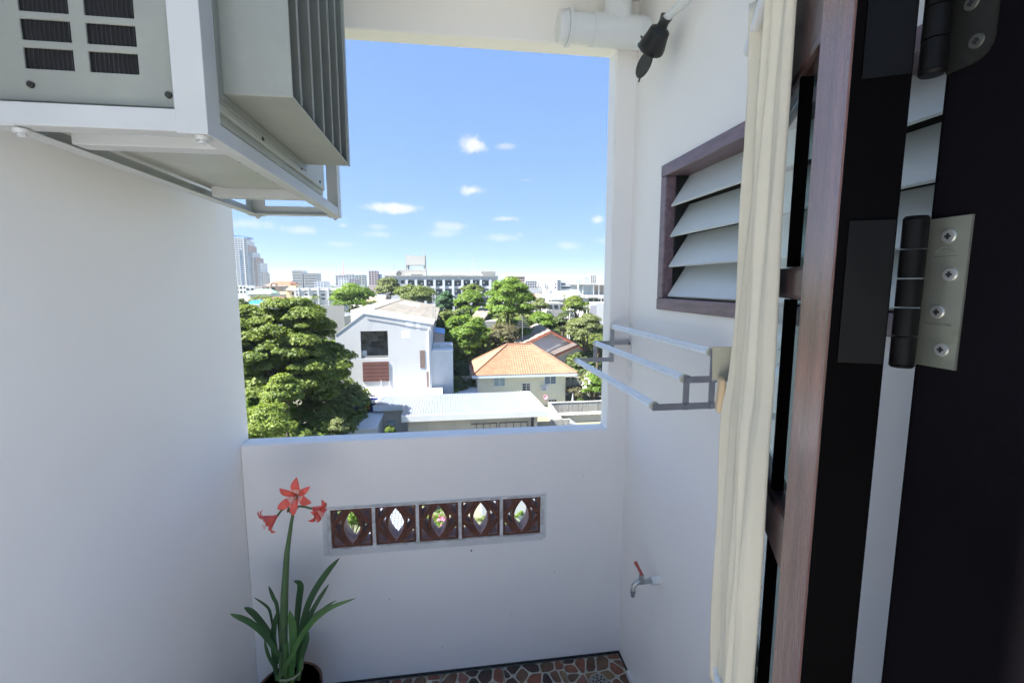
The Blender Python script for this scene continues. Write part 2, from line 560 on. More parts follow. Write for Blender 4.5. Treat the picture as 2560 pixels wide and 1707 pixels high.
while yt > -.9:
    xt = XR - .004
    colm = 0
    while xt > XL:
        me, sts = tile_mesh[(row * 2 + colm) % 3]
        x0, y0 = xt - TS, yt - TS
        if x0 < XL - .05:
            x0 = xt - TS
        t = inst(me, 'floor_tile', floor, Vector((x0, y0, ZF - .002)) - fl_off)
        if row < 2:
            for ms, _ in sts:
                inst(ms, 'stone', t, (0, 0, .0004))
        else:
            if 'joined' not in MATS.get('_j%d' % ((row * 2 + colm) % 3), {}):
                pass
            jb = MB()
            key = 'tile_stones_%d' % ((row * 2 + colm) % 3)
            if key not in tile_mesh:
                mats_j = []
                for ms, bs in sts:
                    mt = ms.materials[0]
                    if mt not in mats_j: mats_j.append(mt)
                    jb.m = mats_j.index(mt); jb.add(bs.v, bs.f)
                jm_ = bpy.data.meshes.new('tile_stones'); jm_.from_pydata(jb.v, [], jb.f)
                for mt in mats_j: jm_.materials.append(mt)
                jm_.polygons.foreach_set('material_index', jb.mi); tile_mesh[key] = jm_
            jo = inst(tile_mesh[key], 'tile_stones', t, (0, 0, .0004)); jo['kind'] = 'stuff'
        xt -= TS; colm += 1
    yt -= TS; row += 1

b = MB(); b.box(-4.5, 4.5, -7.0, -.955, ZF - .14, ZF - .004)  # pale slab added out of view to bounce sunlight into the balcony
tag(b.build('terrace', M('pale_bounce_slab', (.80, .79, .755), .8, .1, 1.2, .2, 20)), 'unseen pale slab added behind the viewer to bounce sunlight in', kind='structure')

# ---- row of five breeze blocks
NB = 5
gap = .016
bw = (VX1 - VX0 - gap * (NB + 1)) / NB
bh = (VZ1 - VZ0) - .016
vent_frame = MB()
vz0 = VZ0 + .008
for i in range(NB + 1):
    x0 = VX0 + i * (bw + gap)
    vent_frame.box(x0 + (.0005 if i == 0 else 0), x0 + gap - (.0005 if i == NB else 0), YF - (.006 if 0 < i < NB else .0085), YF + FT - .02, VZ0 + .0085, VZ1 - .0085)
vent_frame.box(VX0 + .0007, VX1 - .0007, YF - .008, YF + FT - .02, VZ0 + .0006, VZ0 + .008)
vent_frame.box(VX0 + .0007, VX1 - .0007, YF - .008, YF + FT - .02, VZ1 - .008, VZ1 - .0006)
# smeared render round the opening
for (x0, x1, z0, z1) in ((VX0 - .022, VX0 - .0005, VZ0 - .026, VZ1 + .010), (VX1 + .0005, VX1 + .014, VZ0 - .02, VZ1 + .008), (VX0 - .0003, VX1 + .0003, VZ0 - .030, VZ0 - .0005), (VX0 - .0003, VX1 + .0003, VZ1 + .0005, VZ1 + .007)):
    vent_frame.m = 1
    vent_frame.box(x0, x1, YF - .004, YF + .01, z0, z1)
vf = vent_frame.build('mortar_surround', [mortar, M('smeared_render', (.70, .71, .71), .8, .12, 9, .7, 50, dirt=(.45, .47, .46), dscale=9, damt=.55)], front_wall, bevel=.002)


def breeze_block():
    b = MB()
    w, h, d = bw, bh, .085
    y0 = .0

    def ext(poly, y_a=0.0, dd=d):
        n = len(poly)
        vs_ = [(p[0], y_a, p[1]) for p in poly] + [(p[0], y_a + dd, p[1]) for p in poly]
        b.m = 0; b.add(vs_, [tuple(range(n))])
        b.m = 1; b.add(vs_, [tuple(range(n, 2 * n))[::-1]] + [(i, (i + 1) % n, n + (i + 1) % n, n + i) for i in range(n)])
    t = .011
    ext([(0, 0), (w, 0), (w, t), (0, t)]); ext([(0, h - t), (w, h - t), (w, h), (0, h)])
    ext([(0, t), (t, t), (t, h - t), (0, h - t)]); ext([(w - t, t), (w, t), (w, h - t), (w - t, h - t)])
    cx_, cz_ = w / 2, h / 2
    # two curved ribs closing a pointed eye
    K = 10
    hw, hh, rib = w * .20, h / 2 - .013, .013
    for s_ in (-1, 1):
        inner = []; outer = []
        for k in range(K + 1):
            tt = -1 + 2 * k / K
            inner.append((cx_ + s_ * hw * (1 - abs(tt) ** 1.9), cz_ + hh * tt * .97))
            outer.append((cx_ + s_ * (hw * (1 - abs(tt) ** 2.0) + rib + .006 * abs(tt)), cz_ + (hh + .003) * tt))
        for k in range(K):
            q = [inner[k], outer[k], outer[k + 1], inner[k + 1]]
            ext(q if s_ > 0 else q[::-1], -.0004)
    # four diagonal struts from the middle of each side post to the head and foot of the eye
    for sx in (-1, 1):
        for sz in (-1, 1):
            p0 = Vector((cx_ + sx * (w / 2 - t * .6), cz_ + sz * .006)); p1 = Vector((cx_ + sx * .022, cz_ + sz * (h / 2 - t * .9)))
            dv = (p1 - p0).normalized(); nv = Vector((-dv.y, dv.x)) * .0105
            q = [p0 - nv, p0 + nv, p1 + nv, p1 - nv]
            ar = sum(q[i].x * q[(i + 1) % 4].y - q[(i + 1) % 4].x * q[i].y for i in range(4))
            if ar < 0: q = q[::-1]
            ext([tuple(p) for p in q], .0007)
    return b


bb = breeze_block()
bm_ = bpy.data.meshes.new('breeze_block'); bm_.from_pydata(bb.v, [], bb.f)
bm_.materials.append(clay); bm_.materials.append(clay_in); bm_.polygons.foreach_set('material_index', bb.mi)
tb = bmesh.new(); tb.from_mesh(bm_); bmesh.ops.recalc_face_normals(tb, faces=tb.faces); tb.to_mesh(bm_); tb.free()
for i in range(NB):
    inst(bm_, 'breeze_block', front_wall, Vector((VX0 + gap + i * (bw + gap), YF + .003 + .002 * (i % 2), vz0)) - OFF[front_wall.name])

b = MB(); b.box(XL + .001, XR - .001, YF - .010, YF - .001, ZF, ZF + .007); b.build('base_joint', M('black_damp_joint', (.03, .03, .028), .9, .5, 12), front_wall)
b = MB(); b.box(XR - .009, XR - .001, .3, YF - .012, ZF, ZF + .008); b.build('base_joint', M('black_damp_joint', (.03, .03, .028), .9, .5, 12), right_wall)
for (sx_, sz_, r_) in ((.10, -1.30, .004), (-.30, -1.52, .0022), (.52, -1.45, .0018), (-.05, -1.80, .002), (.66, -.95, .0015), (-.7, -.9, .0015), (.3, -1.66, .0016)):
    b = MB(); b.ball((sx_, YF - .0006, sz_), r_, .0008, r_ * 1.4, 8, 6); b.build('chip', M('grey_chip', (.16, .15, .14), .9), front_wall)

# ------------------------------------------------------------------ air conditioner on its hanging frame
AX0, AX1, AY0, AY1, AZ0, AZ1 = -.838, -.462, 1.03, 1.93, .332, .94
ac = root('air_conditioner', ((AX0 + AX1) / 2, (AY0 + AY1) / 2, AZ0), 'cream outdoor air conditioner unit hung up in the left corner', 'air conditioner')
b = MB()
b.box(AX0 + .012, AX1, AY0 + .012, AY1, AZ0, AZ1)
casing = b.build('casing', ac_light, ac, bevel=.008)
# slotted end panel: real openings in a thin plate with a dark coil behind
sl = []
zrow = [.393 + .0492 * k for k in range(10)]
us = [AX0, -.759, -.678, -.652, -.569, -.506]
vsz = [AZ0 + .004]
holes = []
for z in zrow:
    vsz += [z, z + .0362]
    holes += [(-.759, -.678, z, z + .0362), (-.652, -.569, z, z + .0362)]
vsz.append(AZ1)
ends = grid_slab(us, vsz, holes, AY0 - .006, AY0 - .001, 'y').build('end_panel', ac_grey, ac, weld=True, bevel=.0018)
b = MB(); b.box(-.765, -.562, AY0 + .0005, AY0 + .0115, AZ0 + .02, AZ1 - .02)
b.build('coil_recess', dark_void, ends)
b = MB()
for k in range(26):
    x = -.762 + k * .0078; b.box(x, x + .0012, AY0 - .0008, AY0 + .0004, AZ0 + .02, AZ1 - .02)
b.build('coil_fins', M('coil_fin', (.035, .036, .04), .5, .5, 30), ends)['kind'] = 'stuff'
b = MB(); b.box(-.503, AX1 - .001, AY0 - .004, AY0 + .0005, AZ0 + .004, AZ1)
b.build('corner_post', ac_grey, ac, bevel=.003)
for (x, z) in ((-.752, .364), (-.520, .358), (-.490, .356)):
    b = MB(); b.cyl((x, AY0 - .0105, z), (x, AY0 - .006, z), .0058, .0062, 14)
    b.cyl((x, AY0 - .0112, z), (x, AY0 - .0105, z), .0022, .0022, 8)
    b.build('screw', dark_metal, ac, smooth=True)
# front panel with flange and the plastic air deflector
DY0, DY1, DX1, DZ0 = 1.085, 1.665, -.312, .388
b = MB(); b.box(AX1 - .001, AX1 + .010, AY0 + .02, AY1 - .02, AZ0 + .018, AZ1)
fp = b.build('front_panel', ac_light, ac, bevel=.004)
for (y, z) in ((1.19, .372), (1.30, .362), (1.62, .366), (1.84, .37)):
    b = MB(); b.cyl((AX1 + .0095, y, z), (AX1 + .0125, y, z), .005, n=10); b.build('screw', dark_metal, fp, smooth=True)
dfl_b = MB()
dfl_b.box(AX1 + .011, DX1, DY0, DY0 + .004, DZ0, AZ1)            # near cheek
dfl_b.box(AX1 + .011, DX1, DY0 + .0042, DY1 - .0042, DZ0, DZ0 + .004)   # bottom plate
dfl_b.box(AX1 + .011, DX1, DY1 - .004, DY1, DZ0, AZ1)
dfl_b.box(AX1 + .0108, AX1 + .016, DY0 - .022, DY0 - .0005, DZ0 - .010, AZ1)   # flange
dfl_b.box(AX1 + .0108, AX1 + .015, DY0 - .022, DY1, DZ0 - .022, DZ0 - .0005)
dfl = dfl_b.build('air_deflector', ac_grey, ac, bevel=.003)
for k in range(6):
    y = DY0 + .055 + k * .098
    b = MB(); b.prism([(DX1 - .062, y + .052, DZ0 + .006), (DX1 - .058, y + .056, DZ0 + .006), (DX1 + .001, y + .012, DZ0 + .006), (DX1 - .002, y + .007, DZ0 + .006)], (0, 0, AZ1 - DZ0 - .01))
    b.build('fin', ac_grey, dfl, bevel=.001)
b = MB(); b.box(DX1 - .004, DX1 + .002, DY1 - .020, DY1 + .0015, DZ0 - .001, AZ1); b.build('fin', ac_grey, dfl)
# underside pan with pressed steps and drain slots
b = MB()
b.box(AX0 + .05, AX1 - .02, AY0 + .05, AY1 - .16, AZ0 - .010, AZ0 - .0005)
b.box(AX0 + .11, AX1 - .05, AY0 + .10, AY1 - .22, AZ0 - .017, AZ0 - .0105)
pan = b.build('base_pan', ac_light, ac, bevel=.003)
for k in range(7):
    b = MB(); x = -.52 - .028 * k
    b.box(x, x + .013, AY1 - .195 + .012 * (k % 2), AY1 - .19 + .012 * (k % 2), AZ0 - .0115, AZ0 - .0096); b.build('drain_slot', dark_void, pan)
for k in range(4):
    b = MB(); y = 1.22 + .12 * k
    b.box(-.53, -.526, y, y + .018, AZ0 - .0182, AZ0 - .0168); b.build('drain_slot', dark_void, pan)

fr = root('hanging_frame', (-.625, 1.56, .285), 'white welded angle frame carrying the air conditioner from the ceiling', 'metal frame')
FX0, FX1, FY0, FY1, FZ = -.805, -.445, 1.0, 2.14, .286


def angle(p0, p1, u, v, w=.04, t=.004, name='rail'):
    """L profile: legs along directions u and v"""
    p0, p1, u, v = Vector(p0), Vector(p1), Vector(u), Vector(v)
    b = MB()
    b.prism([p0, p0 + u * w, p0 + u * w + v * t, p0 + u * t + v * t, p0 + u * t + v * w, p0 + v * w], p1 - p0)
    return b.build(name, steel_white, fr, bevel=.0015)


angle((FX0 - .035, FY0 - .001, FZ), (FX1, FY0 - .001, FZ), (0, 1, 0), (0, 0, 1), name='rail')
angle((FX0, FY1 + .001, FZ), (FX1, FY1 + .001, FZ), (0, -1, 0), (0, 0, 1), name='rail')
angle((FX1, FY0, FZ - .002), (FX1, FY1, FZ - .002), (-1, 0, 0), (0, 0, 1), .034, name='rail')
angle((FX0, FY0, FZ - .002), (FX0, FY1, FZ - .002), (1, 0, 0), (0, 0, 1), .034, name='rail')
for (x, y, ux, uy) in ((FX1 + .002, FY0 - .004, -1, 1), (FX1 + .002, FY1 + .004, -1, -1), (FX0 - .002, FY1 + .004, 1, -1)):
    angle((x, y, FZ - .004), (x, y, ZC), (ux, 0, 0), (0, uy, 0), .056, .004, name='post')
for y in (FY0 + .13, FY1 - .42):
    b = MB(); b.box(FX0 + .036, FX1 - .036, y, y + .045, FZ + .003, FZ + .0415); b.build('cross_bar', steel_white, fr, bevel=.002)
for (x, y) in ((FX1 - .02, FY0 + .02), (FX0 + .03, FY0 + .02), (FX1 - .02, FY1 - .02), (FX0 + .03, FY1 - .02)):
    b = MB(); b.cyl((x, y, FZ - .010), (x, y, FZ - .0025), .012, .014, 14); b.cyl((x, y, FZ - .0165), (x, y, FZ - .010), .0065, .0065, 6)
    b.build('bolt', steel_white, fr, smooth=True)
for (x, y) in ((FX0 + .06, FY0 + .16), (FX0 + .06, FY1 - .40), (FX1 - .07, FY1 - .40)):
    b = MB(); b.cyl((x, y, FZ + .0425), (x, y, AZ0 - .001), .018, .015, 12); b.build('rubber_foot', black_plastic, fr, smooth=True)

# ------------------------------------------------------------------ louvred window in the right wall
win = root('louvre_window', (XR + .02, (WY0 + WY1) / 2, WZ0), 'purple brown framed louvre window with pale glass blades in the right wall', 'window')
fw = .048
b = MB()
for (y0, y1, z0, z1) in ((WY0 + .001, WY1 - .001, WZ1 - fw, WZ1 - .001), (WY0 + .001, WY1 - .001, WZ0 + .001, WZ0 + fw)):
    b = MB(); b.box(XR - .012, XR + .09, y0, y1, z0, z1); b.build('frame_rail', wood_frame, win, bevel=.004)
for (y0, y1) in ((WY0 + .001, WY0 + fw), (WY1 - fw, WY1 - .001)):
    b = MB(); b.box(XR - .011, XR + .09, y0, y1, WZ0 + fw + .0005, WZ1 - fw - .0005); b.build('frame_post', wood_frame, win, bevel=.004)
b = MB(); b.box(XR + .03, XR + .092, WY1 - fw - .014, WY1 - fw - .0005, WZ0 + fw + .001, WZ1 - fw - .001); b.build('louvre_channel', black_plastic, win)
b = MB(); b.box(XR + .088, XR + .094, WY0 + fw, WY1 - fw - .016, WZ0 + fw, WZ1 - fw); b.build('inner_screen', dark_void, win)
NBL = 4
ph = (WZ1 - WZ0 - 2 * fw - .01) / NBL
for k in range(NBL):
    z0 = WZ0 + fw + .010 + k * ph
    b = MB()
    b.prism([(XR + .004, WY0 + fw + .002, z0), (XR + .008, WY0 + fw + .002, z0 - .0045), (XR + .086, WY0 + fw + .002, z0 + ph * 1.02), (XR + .081, WY0 + fw + .002, z0 + ph * 1.02 + .004)], (0, WY1 - WY0 - 2 * fw - .020, 0))
    b.build('louvre_blade', louvre_mat, win)

# ------------------------------------------------------------------ folding drying rack
rk = root('drying_rack', (.74, 1.7, -.38), 'silver folding drying rack of three ribbed rods on the right wall', 'drying rack')
RN, RF = 1.275, 2.115
RODS = [(.782, -.202), (.700, -.281), (.607, -.361)]


def fluted(p0, p1, r, n=22):
    p0, p1 = Vector(p0), Vector(p1); b = MB(); n2 = n * 2
    vs_ = []
    for p in (p0, p1):
        for k in range(n2):
            a = 2 * math.pi * k / n2; rr = r * (1.0 if k % 2 else .9)
            vs_.append((p.x + rr * math.cos(a), p.y, p.z + rr * math.sin(a)))
    b.add(vs_, [(k, (k + 1) % n2, n2 + (k + 1) % n2, n2 + k) for k in range(n2)] + [tuple(range(n2))[::-1], tuple(range(n2, 2 * n2))])
    return b


pvc_clear = M('yellowed_clear_cap', (.62, .60, .48), .3)
for (x, z) in RODS:
    r_ = fluted((x, RN + .012, z), (x, RF - .012, z), .0125).build('rod', alu, rk)
    for y0, y1 in ((RN, RN + .0115), (RF - .0115, RF)):
        b = MB(); b.cyl((x, y0, z), (x, y1, z), .0142, n=20); b.build('end_cap', pvc_clear, r_, smooth=True)
for (ys, dy) in ((RN - .004, -1), (RF + .004, 1)):
    def bar_(p, q, lay):
        y = ys + dy * .0035 * lay
        b = MB(); b.bar((p[0], y, p[1]), (q[0], y, q[1]), .0028, .020, up=(0, 1, 0) if False else (1, 0, 0) if abs(p[0] - q[0]) < .001 else (0, 0, 1))
        b2 = MB(); d = (Vector((q[0], 0, q[1])) - Vector((p[0], 0, p[1]))).normalized(); nv = Vector((-d.z, 0, d.x)) * .010
        P0, P1 = Vector((p[0], y - .0013, p[1])) - d * .012, Vector((q[0], y - .0013, q[1])) + d * .012
        b2.prism([P0 - nv, P0 + nv, P1 + nv, P1 - nv], (0, .0026, 0))
        return b2.build('flat_bar', alu_dark, rk, bevel=.0006)
    bar_((.782, -.202), (.782, -.361), 1)
    bar_((.700, -.281), (.700, -.361), 1)
    bar_((.700, -.281), (.862, -.281), 2)
    bar_((.607, -.361), (.782, -.361), 2)
    for (x, z) in ((.782, -.202), (.782, -.281), (.782, -.361), (.700, -.281), (.700, -.361), (.607, -.361)):
        b = MB(); y = ys + dy * .009; b.cyl((x, y, z), (x, y + dy * .004, z), .0085, .007, 14); b.build('rivet', alu_dark, rk, smooth=True)
    b = MB(); b.box(XR - .0035, XR - .0004, ys - .013, ys + .013, -.40, -.185)
    pl_ = b.build('wall_plate', alu, rk, bevel=.0006)
    for z in (-.225, -.285, -.350):
        b = MB(); b.cyl((XR - .006, ys, z), (XR - .0036, ys, z), .0055, n=10); b.build('screw', dark_metal, pl_, smooth=True)
    b = MB(); b.box(XR - .018, XR - .0037, ys - .001 + dy * .0105, ys + .001 + dy * .0105, -.292, -.270); b.build('lug', alu_dark, rk)

# ------------------------------------------------------------------ tap
T0 = at(1649, 1449, 1.73)
tp = root('water_tap', (T0.x - .04, 1.73, -1.31), 'old chrome garden tap with red lever and white plastic connector', 'tap')
ty, tz = 1.73, T0.z
b = MB(); b.cyl((XR, ty, tz), (XR - .030, ty, tz), .0165, .0160, 20); b.cyl((XR - .030, ty, tz), (XR - .038, ty, tz), .019, .019, 20)
b.build('connector', pvc, tp, smooth=True)
b = MB()
b.tube([(XR - .038, ty, tz), (XR - .062, ty, tz), (XR - .080, ty + .002, tz + .001), (XR - .098, ty + .003, tz - .004), (XR - .112, ty + .004, tz - .016), (XR - .114, ty + .004, tz - .034), (XR - .1142, ty + .004, tz - .040)],
       [.0105, .011, .014, .010, .0098, .0095, .0105], 14)
b.cyl((XR - .1145, ty + .004, tz - .036), (XR - .1150, ty + .004, tz - .052), .0125, .0115, 14)
b.cyl((XR - .1150, ty + .004, tz - .052), (XR - .1155, ty + .004, tz - .066), .0088, .0085, 14)
b.cyl((XR - .080, ty + .002, tz), (XR - .080, ty + .002, tz + .030), .0125, .0105, 12)
b.build('tap_body', chrome, tp, smooth=True)
b = MB(); b.tube([(XR - .080, ty + .002, tz + .0305), (XR - .083, ty + .002, tz + .040), (XR - .094, ty + .004, tz + .062), (XR - .104, ty + .006, tz + .080)], [.007, .0065, .006, .0075], 10)
b.ball((XR - .105, ty + .006, tz + .082), .0082); b.build('lever', red_plastic, tp, smooth=True)

# ------------------------------------------------------------------ drain pipes and socket under the ceiling
PZ, PY = 1.072, 2.055
pp = root('drain_pipe', (.66, PY, PZ - .07), 'white plastic drain pipe with tee joint under the ceiling corner', 'pipe')
b = MB(); b.cyl((.515, PY, PZ), (XR - .003, PY, PZ), .060, n=28); b.build('pipe_run', pvc, pp, smooth=True)
b = MB(); b.cyl((.500, PY, PZ), (.520, PY, PZ), .064, n=28); b.cyl((.522, PY, PZ), (.536, PY, PZ), .072, n=28); b.cyl((.484, PY, PZ), (.500, PY, PZ), .060, .063, 28)
b.build('end_cap', pvc, pp, smooth=True)
b = MB(); b.cyl((.630, PY, PZ), (.648, PY, PZ), .0655, n=28); b.cyl((.648, PY, PZ), (.830, PY, PZ), .0635, n=28); b.cyl((.830, PY, PZ), (.846, PY, PZ), .0655, n=28)
b.cyl((.742, PY, PZ), (.742, PY, ZC - .001), .0600, n=28); b.build('tee_joint', pvc, pp, smooth=True)
S0 = atX(1640, 97, .80)
sk = root('lamp_socket', (.80, S0.y, S0.z - .06), 'black weatherproof lamp socket with its round cap hanging open', 'socket')
sy, sz = S0.y, S0.z
up_v = (atX(1672, 38, .81) - atX(1636, 112, .80)).normalized()
c0 = Vector((.80, sy, sz))
b = MB()
b.tube([c0 + up_v * .068, c0 + up_v * .042, c0 + up_v * .030, c0 + up_v * .008, c0 - up_v * .020, c0 - up_v * .038, c0 - up_v * .043], [.018, .020, .038, .042, .049, .0515, .050], 24)
body = b.build('socket_body', black_plastic, sk, smooth=True)
b = MB(); b.cyl(c0 - up_v * .0435, c0 - up_v * .0450, .040, .040, 24); b.build('socket_mouth', M('socket_glass', (.05, .09, .16), .12, spec=.8), body)
b = MB(); b.tube([c0 + up_v * .066, c0 + up_v * .080], [.020, .023], 18); b.build('collar', black_plastic, body, smooth=True)
lc = atX(1611, 162, .775)
nrm = Vector((-.86, -.22, .16)).normalized()
b = MB(); b.cyl(lc, lc + nrm * .004, .050, .048, 28)
side_ = Vector((0, 0, 1)); tgt = (c0 - up_v * .03 + Vector((-.035, 0, -.005)))
dpr = (tgt - lc); dpr = (dpr - nrm * dpr.dot(nrm)).normalized(); b.bar(lc + dpr * .044, tgt, .010, .004); b.bar(lc + nrm * .002 - dpr * .042, lc + nrm * .002 - dpr * .064, .007, .004)
b.build('hanging_cap', black_plastic, sk, smooth=True)
kn = atX(1601, 113, .765)
b = MB(); b.ball(kn, .0115); b.build('teal_knob', M('teal_plastic', (.01, .16, .20), .35), sk, smooth=True)
b = MB(); b.tube([kn + Vector((.012, 0, .012)), kn + Vector((.006, 0, .026)), kn + Vector((.000, 0, .034))], [.004, .0045, .002], 8); b.build('wing_nut', black_plastic, sk, smooth=True)
cd0 = c0 + up_v * .072
cd1 = atX(1720, -4, .83)
cd2 = cd1 + (cd1 - cd0) * 1.2
b = MB(); b.tube([cd0, cd1, cd2], .0145, 16)
b.tube([cd0.lerp(cd1, .62), cd0.lerp(cd1, .62) + (cd1 - cd0).normalized() * .035], .0175, 16)
tag(b.build('conduit', pvc, smooth=True), 'short white electrical conduit running down to the black lamp socket', 'conduit')

# ------------------------------------------------------------------ floor drain and a broken tile strip
dr = atZ(1497, 1702, ZF)
b = MB(); b.cyl((dr.x, dr.y, ZF + .0006), (dr.x, dr.y, ZF + .005), .047, .045, 32)
drn = b.build('floor_drain', M('drain_plate', (.30, .31, .29), .4, .1, 20, metal=.6), smooth=True)
tag(drn, 'round perforated metal floor drain set in the patterned tiles', 'floor drain')
for k in range(13):
    if k == 0: x, y = 0, 0
    elif k < 5: x, y = .014 * math.cos(k * math.pi / 2 + .4), .014 * math.sin(k * math.pi / 2 + .4)
    else: x, y = .028 * math.cos(k * math.pi / 4), .028 * math.sin(k * math.pi / 4)
    b = MB(); b.cyl((dr.x + x, dr.y + y, ZF + .0045), (dr.x + x, dr.y + y, ZF + .0056), .0048, n=10); b.build('drain_hole', dark_void, drn)
q0, q1 = atZ(1590, 1681, ZF + .01), atZ(1606, 1712, ZF + .01)
b = MB(); b.bar(Vector((XR - .012, q0.y, ZF + .018)), Vector((XR - .012, q0.y - .16, ZF + .018)), .018, .030)
tag(b.build('skirting_piece', pvc, bevel=.002), 'small white strip lying at the foot of the right wall', 'strip')

# ------------------------------------------------------------------ amaryllis in a pot
PYL = 1.86


def c6(x, y, dy=0.0):
    return at(560 + x / 2.975, 1180 + y / 2.975, PYL + dy)


pc = c6(480, 1520); rim_z = c6(480, 1500).z - .055
pot_b = MB()
prof = [(.080, ZF + .001), (.085, ZF + .02), (.115, rim_z - .06), (.122, rim_z - .02), (.130, rim_z - .018), (.130, rim_z), (.118, rim_z), (.112, rim_z - .03)]
pot_b.tube([(pc.x, PYL, z) for r, z in prof], [r for r, z in prof], 32)
pot = pot_b.build('flower_pot', pot_mat, smooth=30)
tag(pot, 'dark brown glazed plant pot in the left balcony corner', 'plant pot')
b = MB(); b.cyl((pc.x, PYL, rim_z - .029), (pc.x, PYL, rim_z - .022), .110, .106, 24); b.build('soil', soil_mat, pot, smooth=True)
pl = root('amaryllis', (pc.x, PYL, rim_z - .02), 'amaryllis with strap leaves and three coral flowers on one tall stem', 'potted plant')


def strap(pts, w, mat, fold=.18, dys=None, name='leaf', tipw=.25):
    P = []
    n = len(pts)
    for i, (x, y) in enumerate(pts):
        P.append(c6(x, y, (dys[i] if dys else 0)))
    # smooth subdivision
    Q = []
    S = 5
    for i in range(n - 1):
        p0, p1, p2, p3 = P[max(i - 1, 0)], P[i], P[i + 1], P[min(i + 2, n - 1)]
        for k in range(S):
            t = k / S
            Q.append(.5 * ((2 * p1) + (p2 - p0) * t + (2 * p0 - 5 * p1 + 4 * p2 - p3) * t * t + (3 * p1 - p0 - 3 * p2 + p3) * t ** 3))
    Q.append(P[-1])
    wm = w * .74 / 2.975 / FPX * PYL
    vs_ = []
    for i, q in enumerate(Q):
        t = i / (len(Q) - 1)
        ww = wm * (.62 + .5 * math.sin(min(t * 1.35, 1) * math.pi * .62)) * (1 if t < .72 else max(.04, 1 - ((t - .72) / .28) ** 1.8))
        d = (Q[min(i + 1, len(Q) - 1)] - Q[max(i - 1, 0)]).normalized()
        view = Vector((0, -1, .12))
        sd_ = d.cross(view).normalized()
        nn = sd_.cross(d).normalized()
        th = .0016
        ring = [q - sd_ * ww / 2 + nn * ww * fold, q - nn * th, q + sd_ * ww / 2 + nn * ww * fold, q + nn * th]
        vs_ += ring
    fs = []
    for i in range(len(Q) - 1):
        for k in range(4):
            k2 = (k + 1) % 4
            fs.append((i * 4 + k, i * 4 + k2, i * 4 + 4 + k2, i * 4 + 4 + k))
    fs += [(3, 2, 1, 0), tuple(len(vs_) - 4 + k for k in range(4))]
    b = MB(); b.add(vs_, fs)
    return b.build(name, mat, pl, smooth=70)


G, L2 = leaf_green, leaf_green2
strap([(395, 1545), (480, 1400), (600, 1180), (760, 1020), (980, 935)], 48, L2, dys=[-.05, -.07, -.09, -.09, -.08])
strap([(440, 1400), (300, 1200), (180, 1100), (45, 1050)], 60, G, dys=[-.03, -.05, -.07, -.08])
strap([(400, 1420), (350, 1220), (230, 1050), (150, 1005)], 64, G, dys=[0, 0, .03, .05])
strap([(400, 1500), (380, 1450), (330, 1350), (300, 1240)], 32, G, dys=[0, -.02, -.03, -.04])
strap([(545, 1450), (570, 1200), (640, 950), (760, 750), (862, 634)], 58, G, dys=[0, .02, .04, .05, .05])
strap([(560, 1450), (600, 1150), (690, 970), (782, 828)], 40, G, dys=[0, .03, .05, .07])
strap([(520, 1450), (540, 1150), (560, 950), (570, 830), (518, 806)], 60, G, dys=[0, .04, .06, .06, .05])
strap([(430, 1400), (400, 1020), (370, 930), (332, 843)], 36, G, dys=[.02, .03, .03, .03])
strap([(400, 1350), (355, 1090), (325, 1000), (222, 928)], 26, G, dys=[.02, .05, .06, .07])
strap([(590, 1300), (640, 1100), (740, 1010), (836, 950)], 24, G, dys=[.02, .04, .06, .08])
strap([(570, 1350), (610, 1140), (660, 1040), (702, 963)], 26, G, dys=[.02, .05, .06, .07])
strap([(500, 1545), (515, 1300), (512, 1150), (488, 1026)], 70, L2, dys=[-.03, -.05, -.05, -.05], fold=.1)
strap([(395, 1545), (380, 1400), (370, 1200), (392, 1038)], 52, G, dys=[0, -.01, -.01, -.01])
strap([(540, 1545), (575, 1380), (610, 1260), (625, 1170)], 52, G, dys=[-.01, -.02, -.02, -.02])
strap([(560, 1545), (570, 1450), (580, 1380)], 30, L2, dys=[-.02, -.03, -.03])
for (x, yb, yt_, w) in ((466, 1550, 1262, 42), (452, 1500, 1180, 38), (510, 1550, 1400, 40), (430, 1550, 1320, 36)):
    b = MB(); a0, a1 = c6(x, yb, -.025), c6(x - 4, yt_, -.03); r = w / 2 / 2.975 / FPX * PYL
    b.tube([a0, a1], [r, r * .85], 10); b.build('cut_leaf_base', leaf_green2 if x > 460 else stem_mat, pl, smooth=True)
for k in range(2):
    ring = []
    cc = c6(490, 1475 + 8 * k, -.01)
    for j in range(13):
        a = 2 * math.pi * j / 12; ring.append((cc.x + .052 * math.cos(a), cc.y + .045 * math.sin(a), cc.z + .006 * math.sin(a * 2) + (.012 * math.cos(a))))
    b = MB(); b.tube(ring, .0016, 6); b.build('twine', tan_cloth, pl, smooth=True)
b = MB(); pts = [c6(440, 1545), c6(442, 1200), c6(450, 900), c6(468, 600), c6(500, 380), c6(512, 318)]
b.tube(pts, [.0165, .016, .0145, .0105, .0068, .006], 14); stem = b.build('stem', stem_mat, pl, smooth=True)


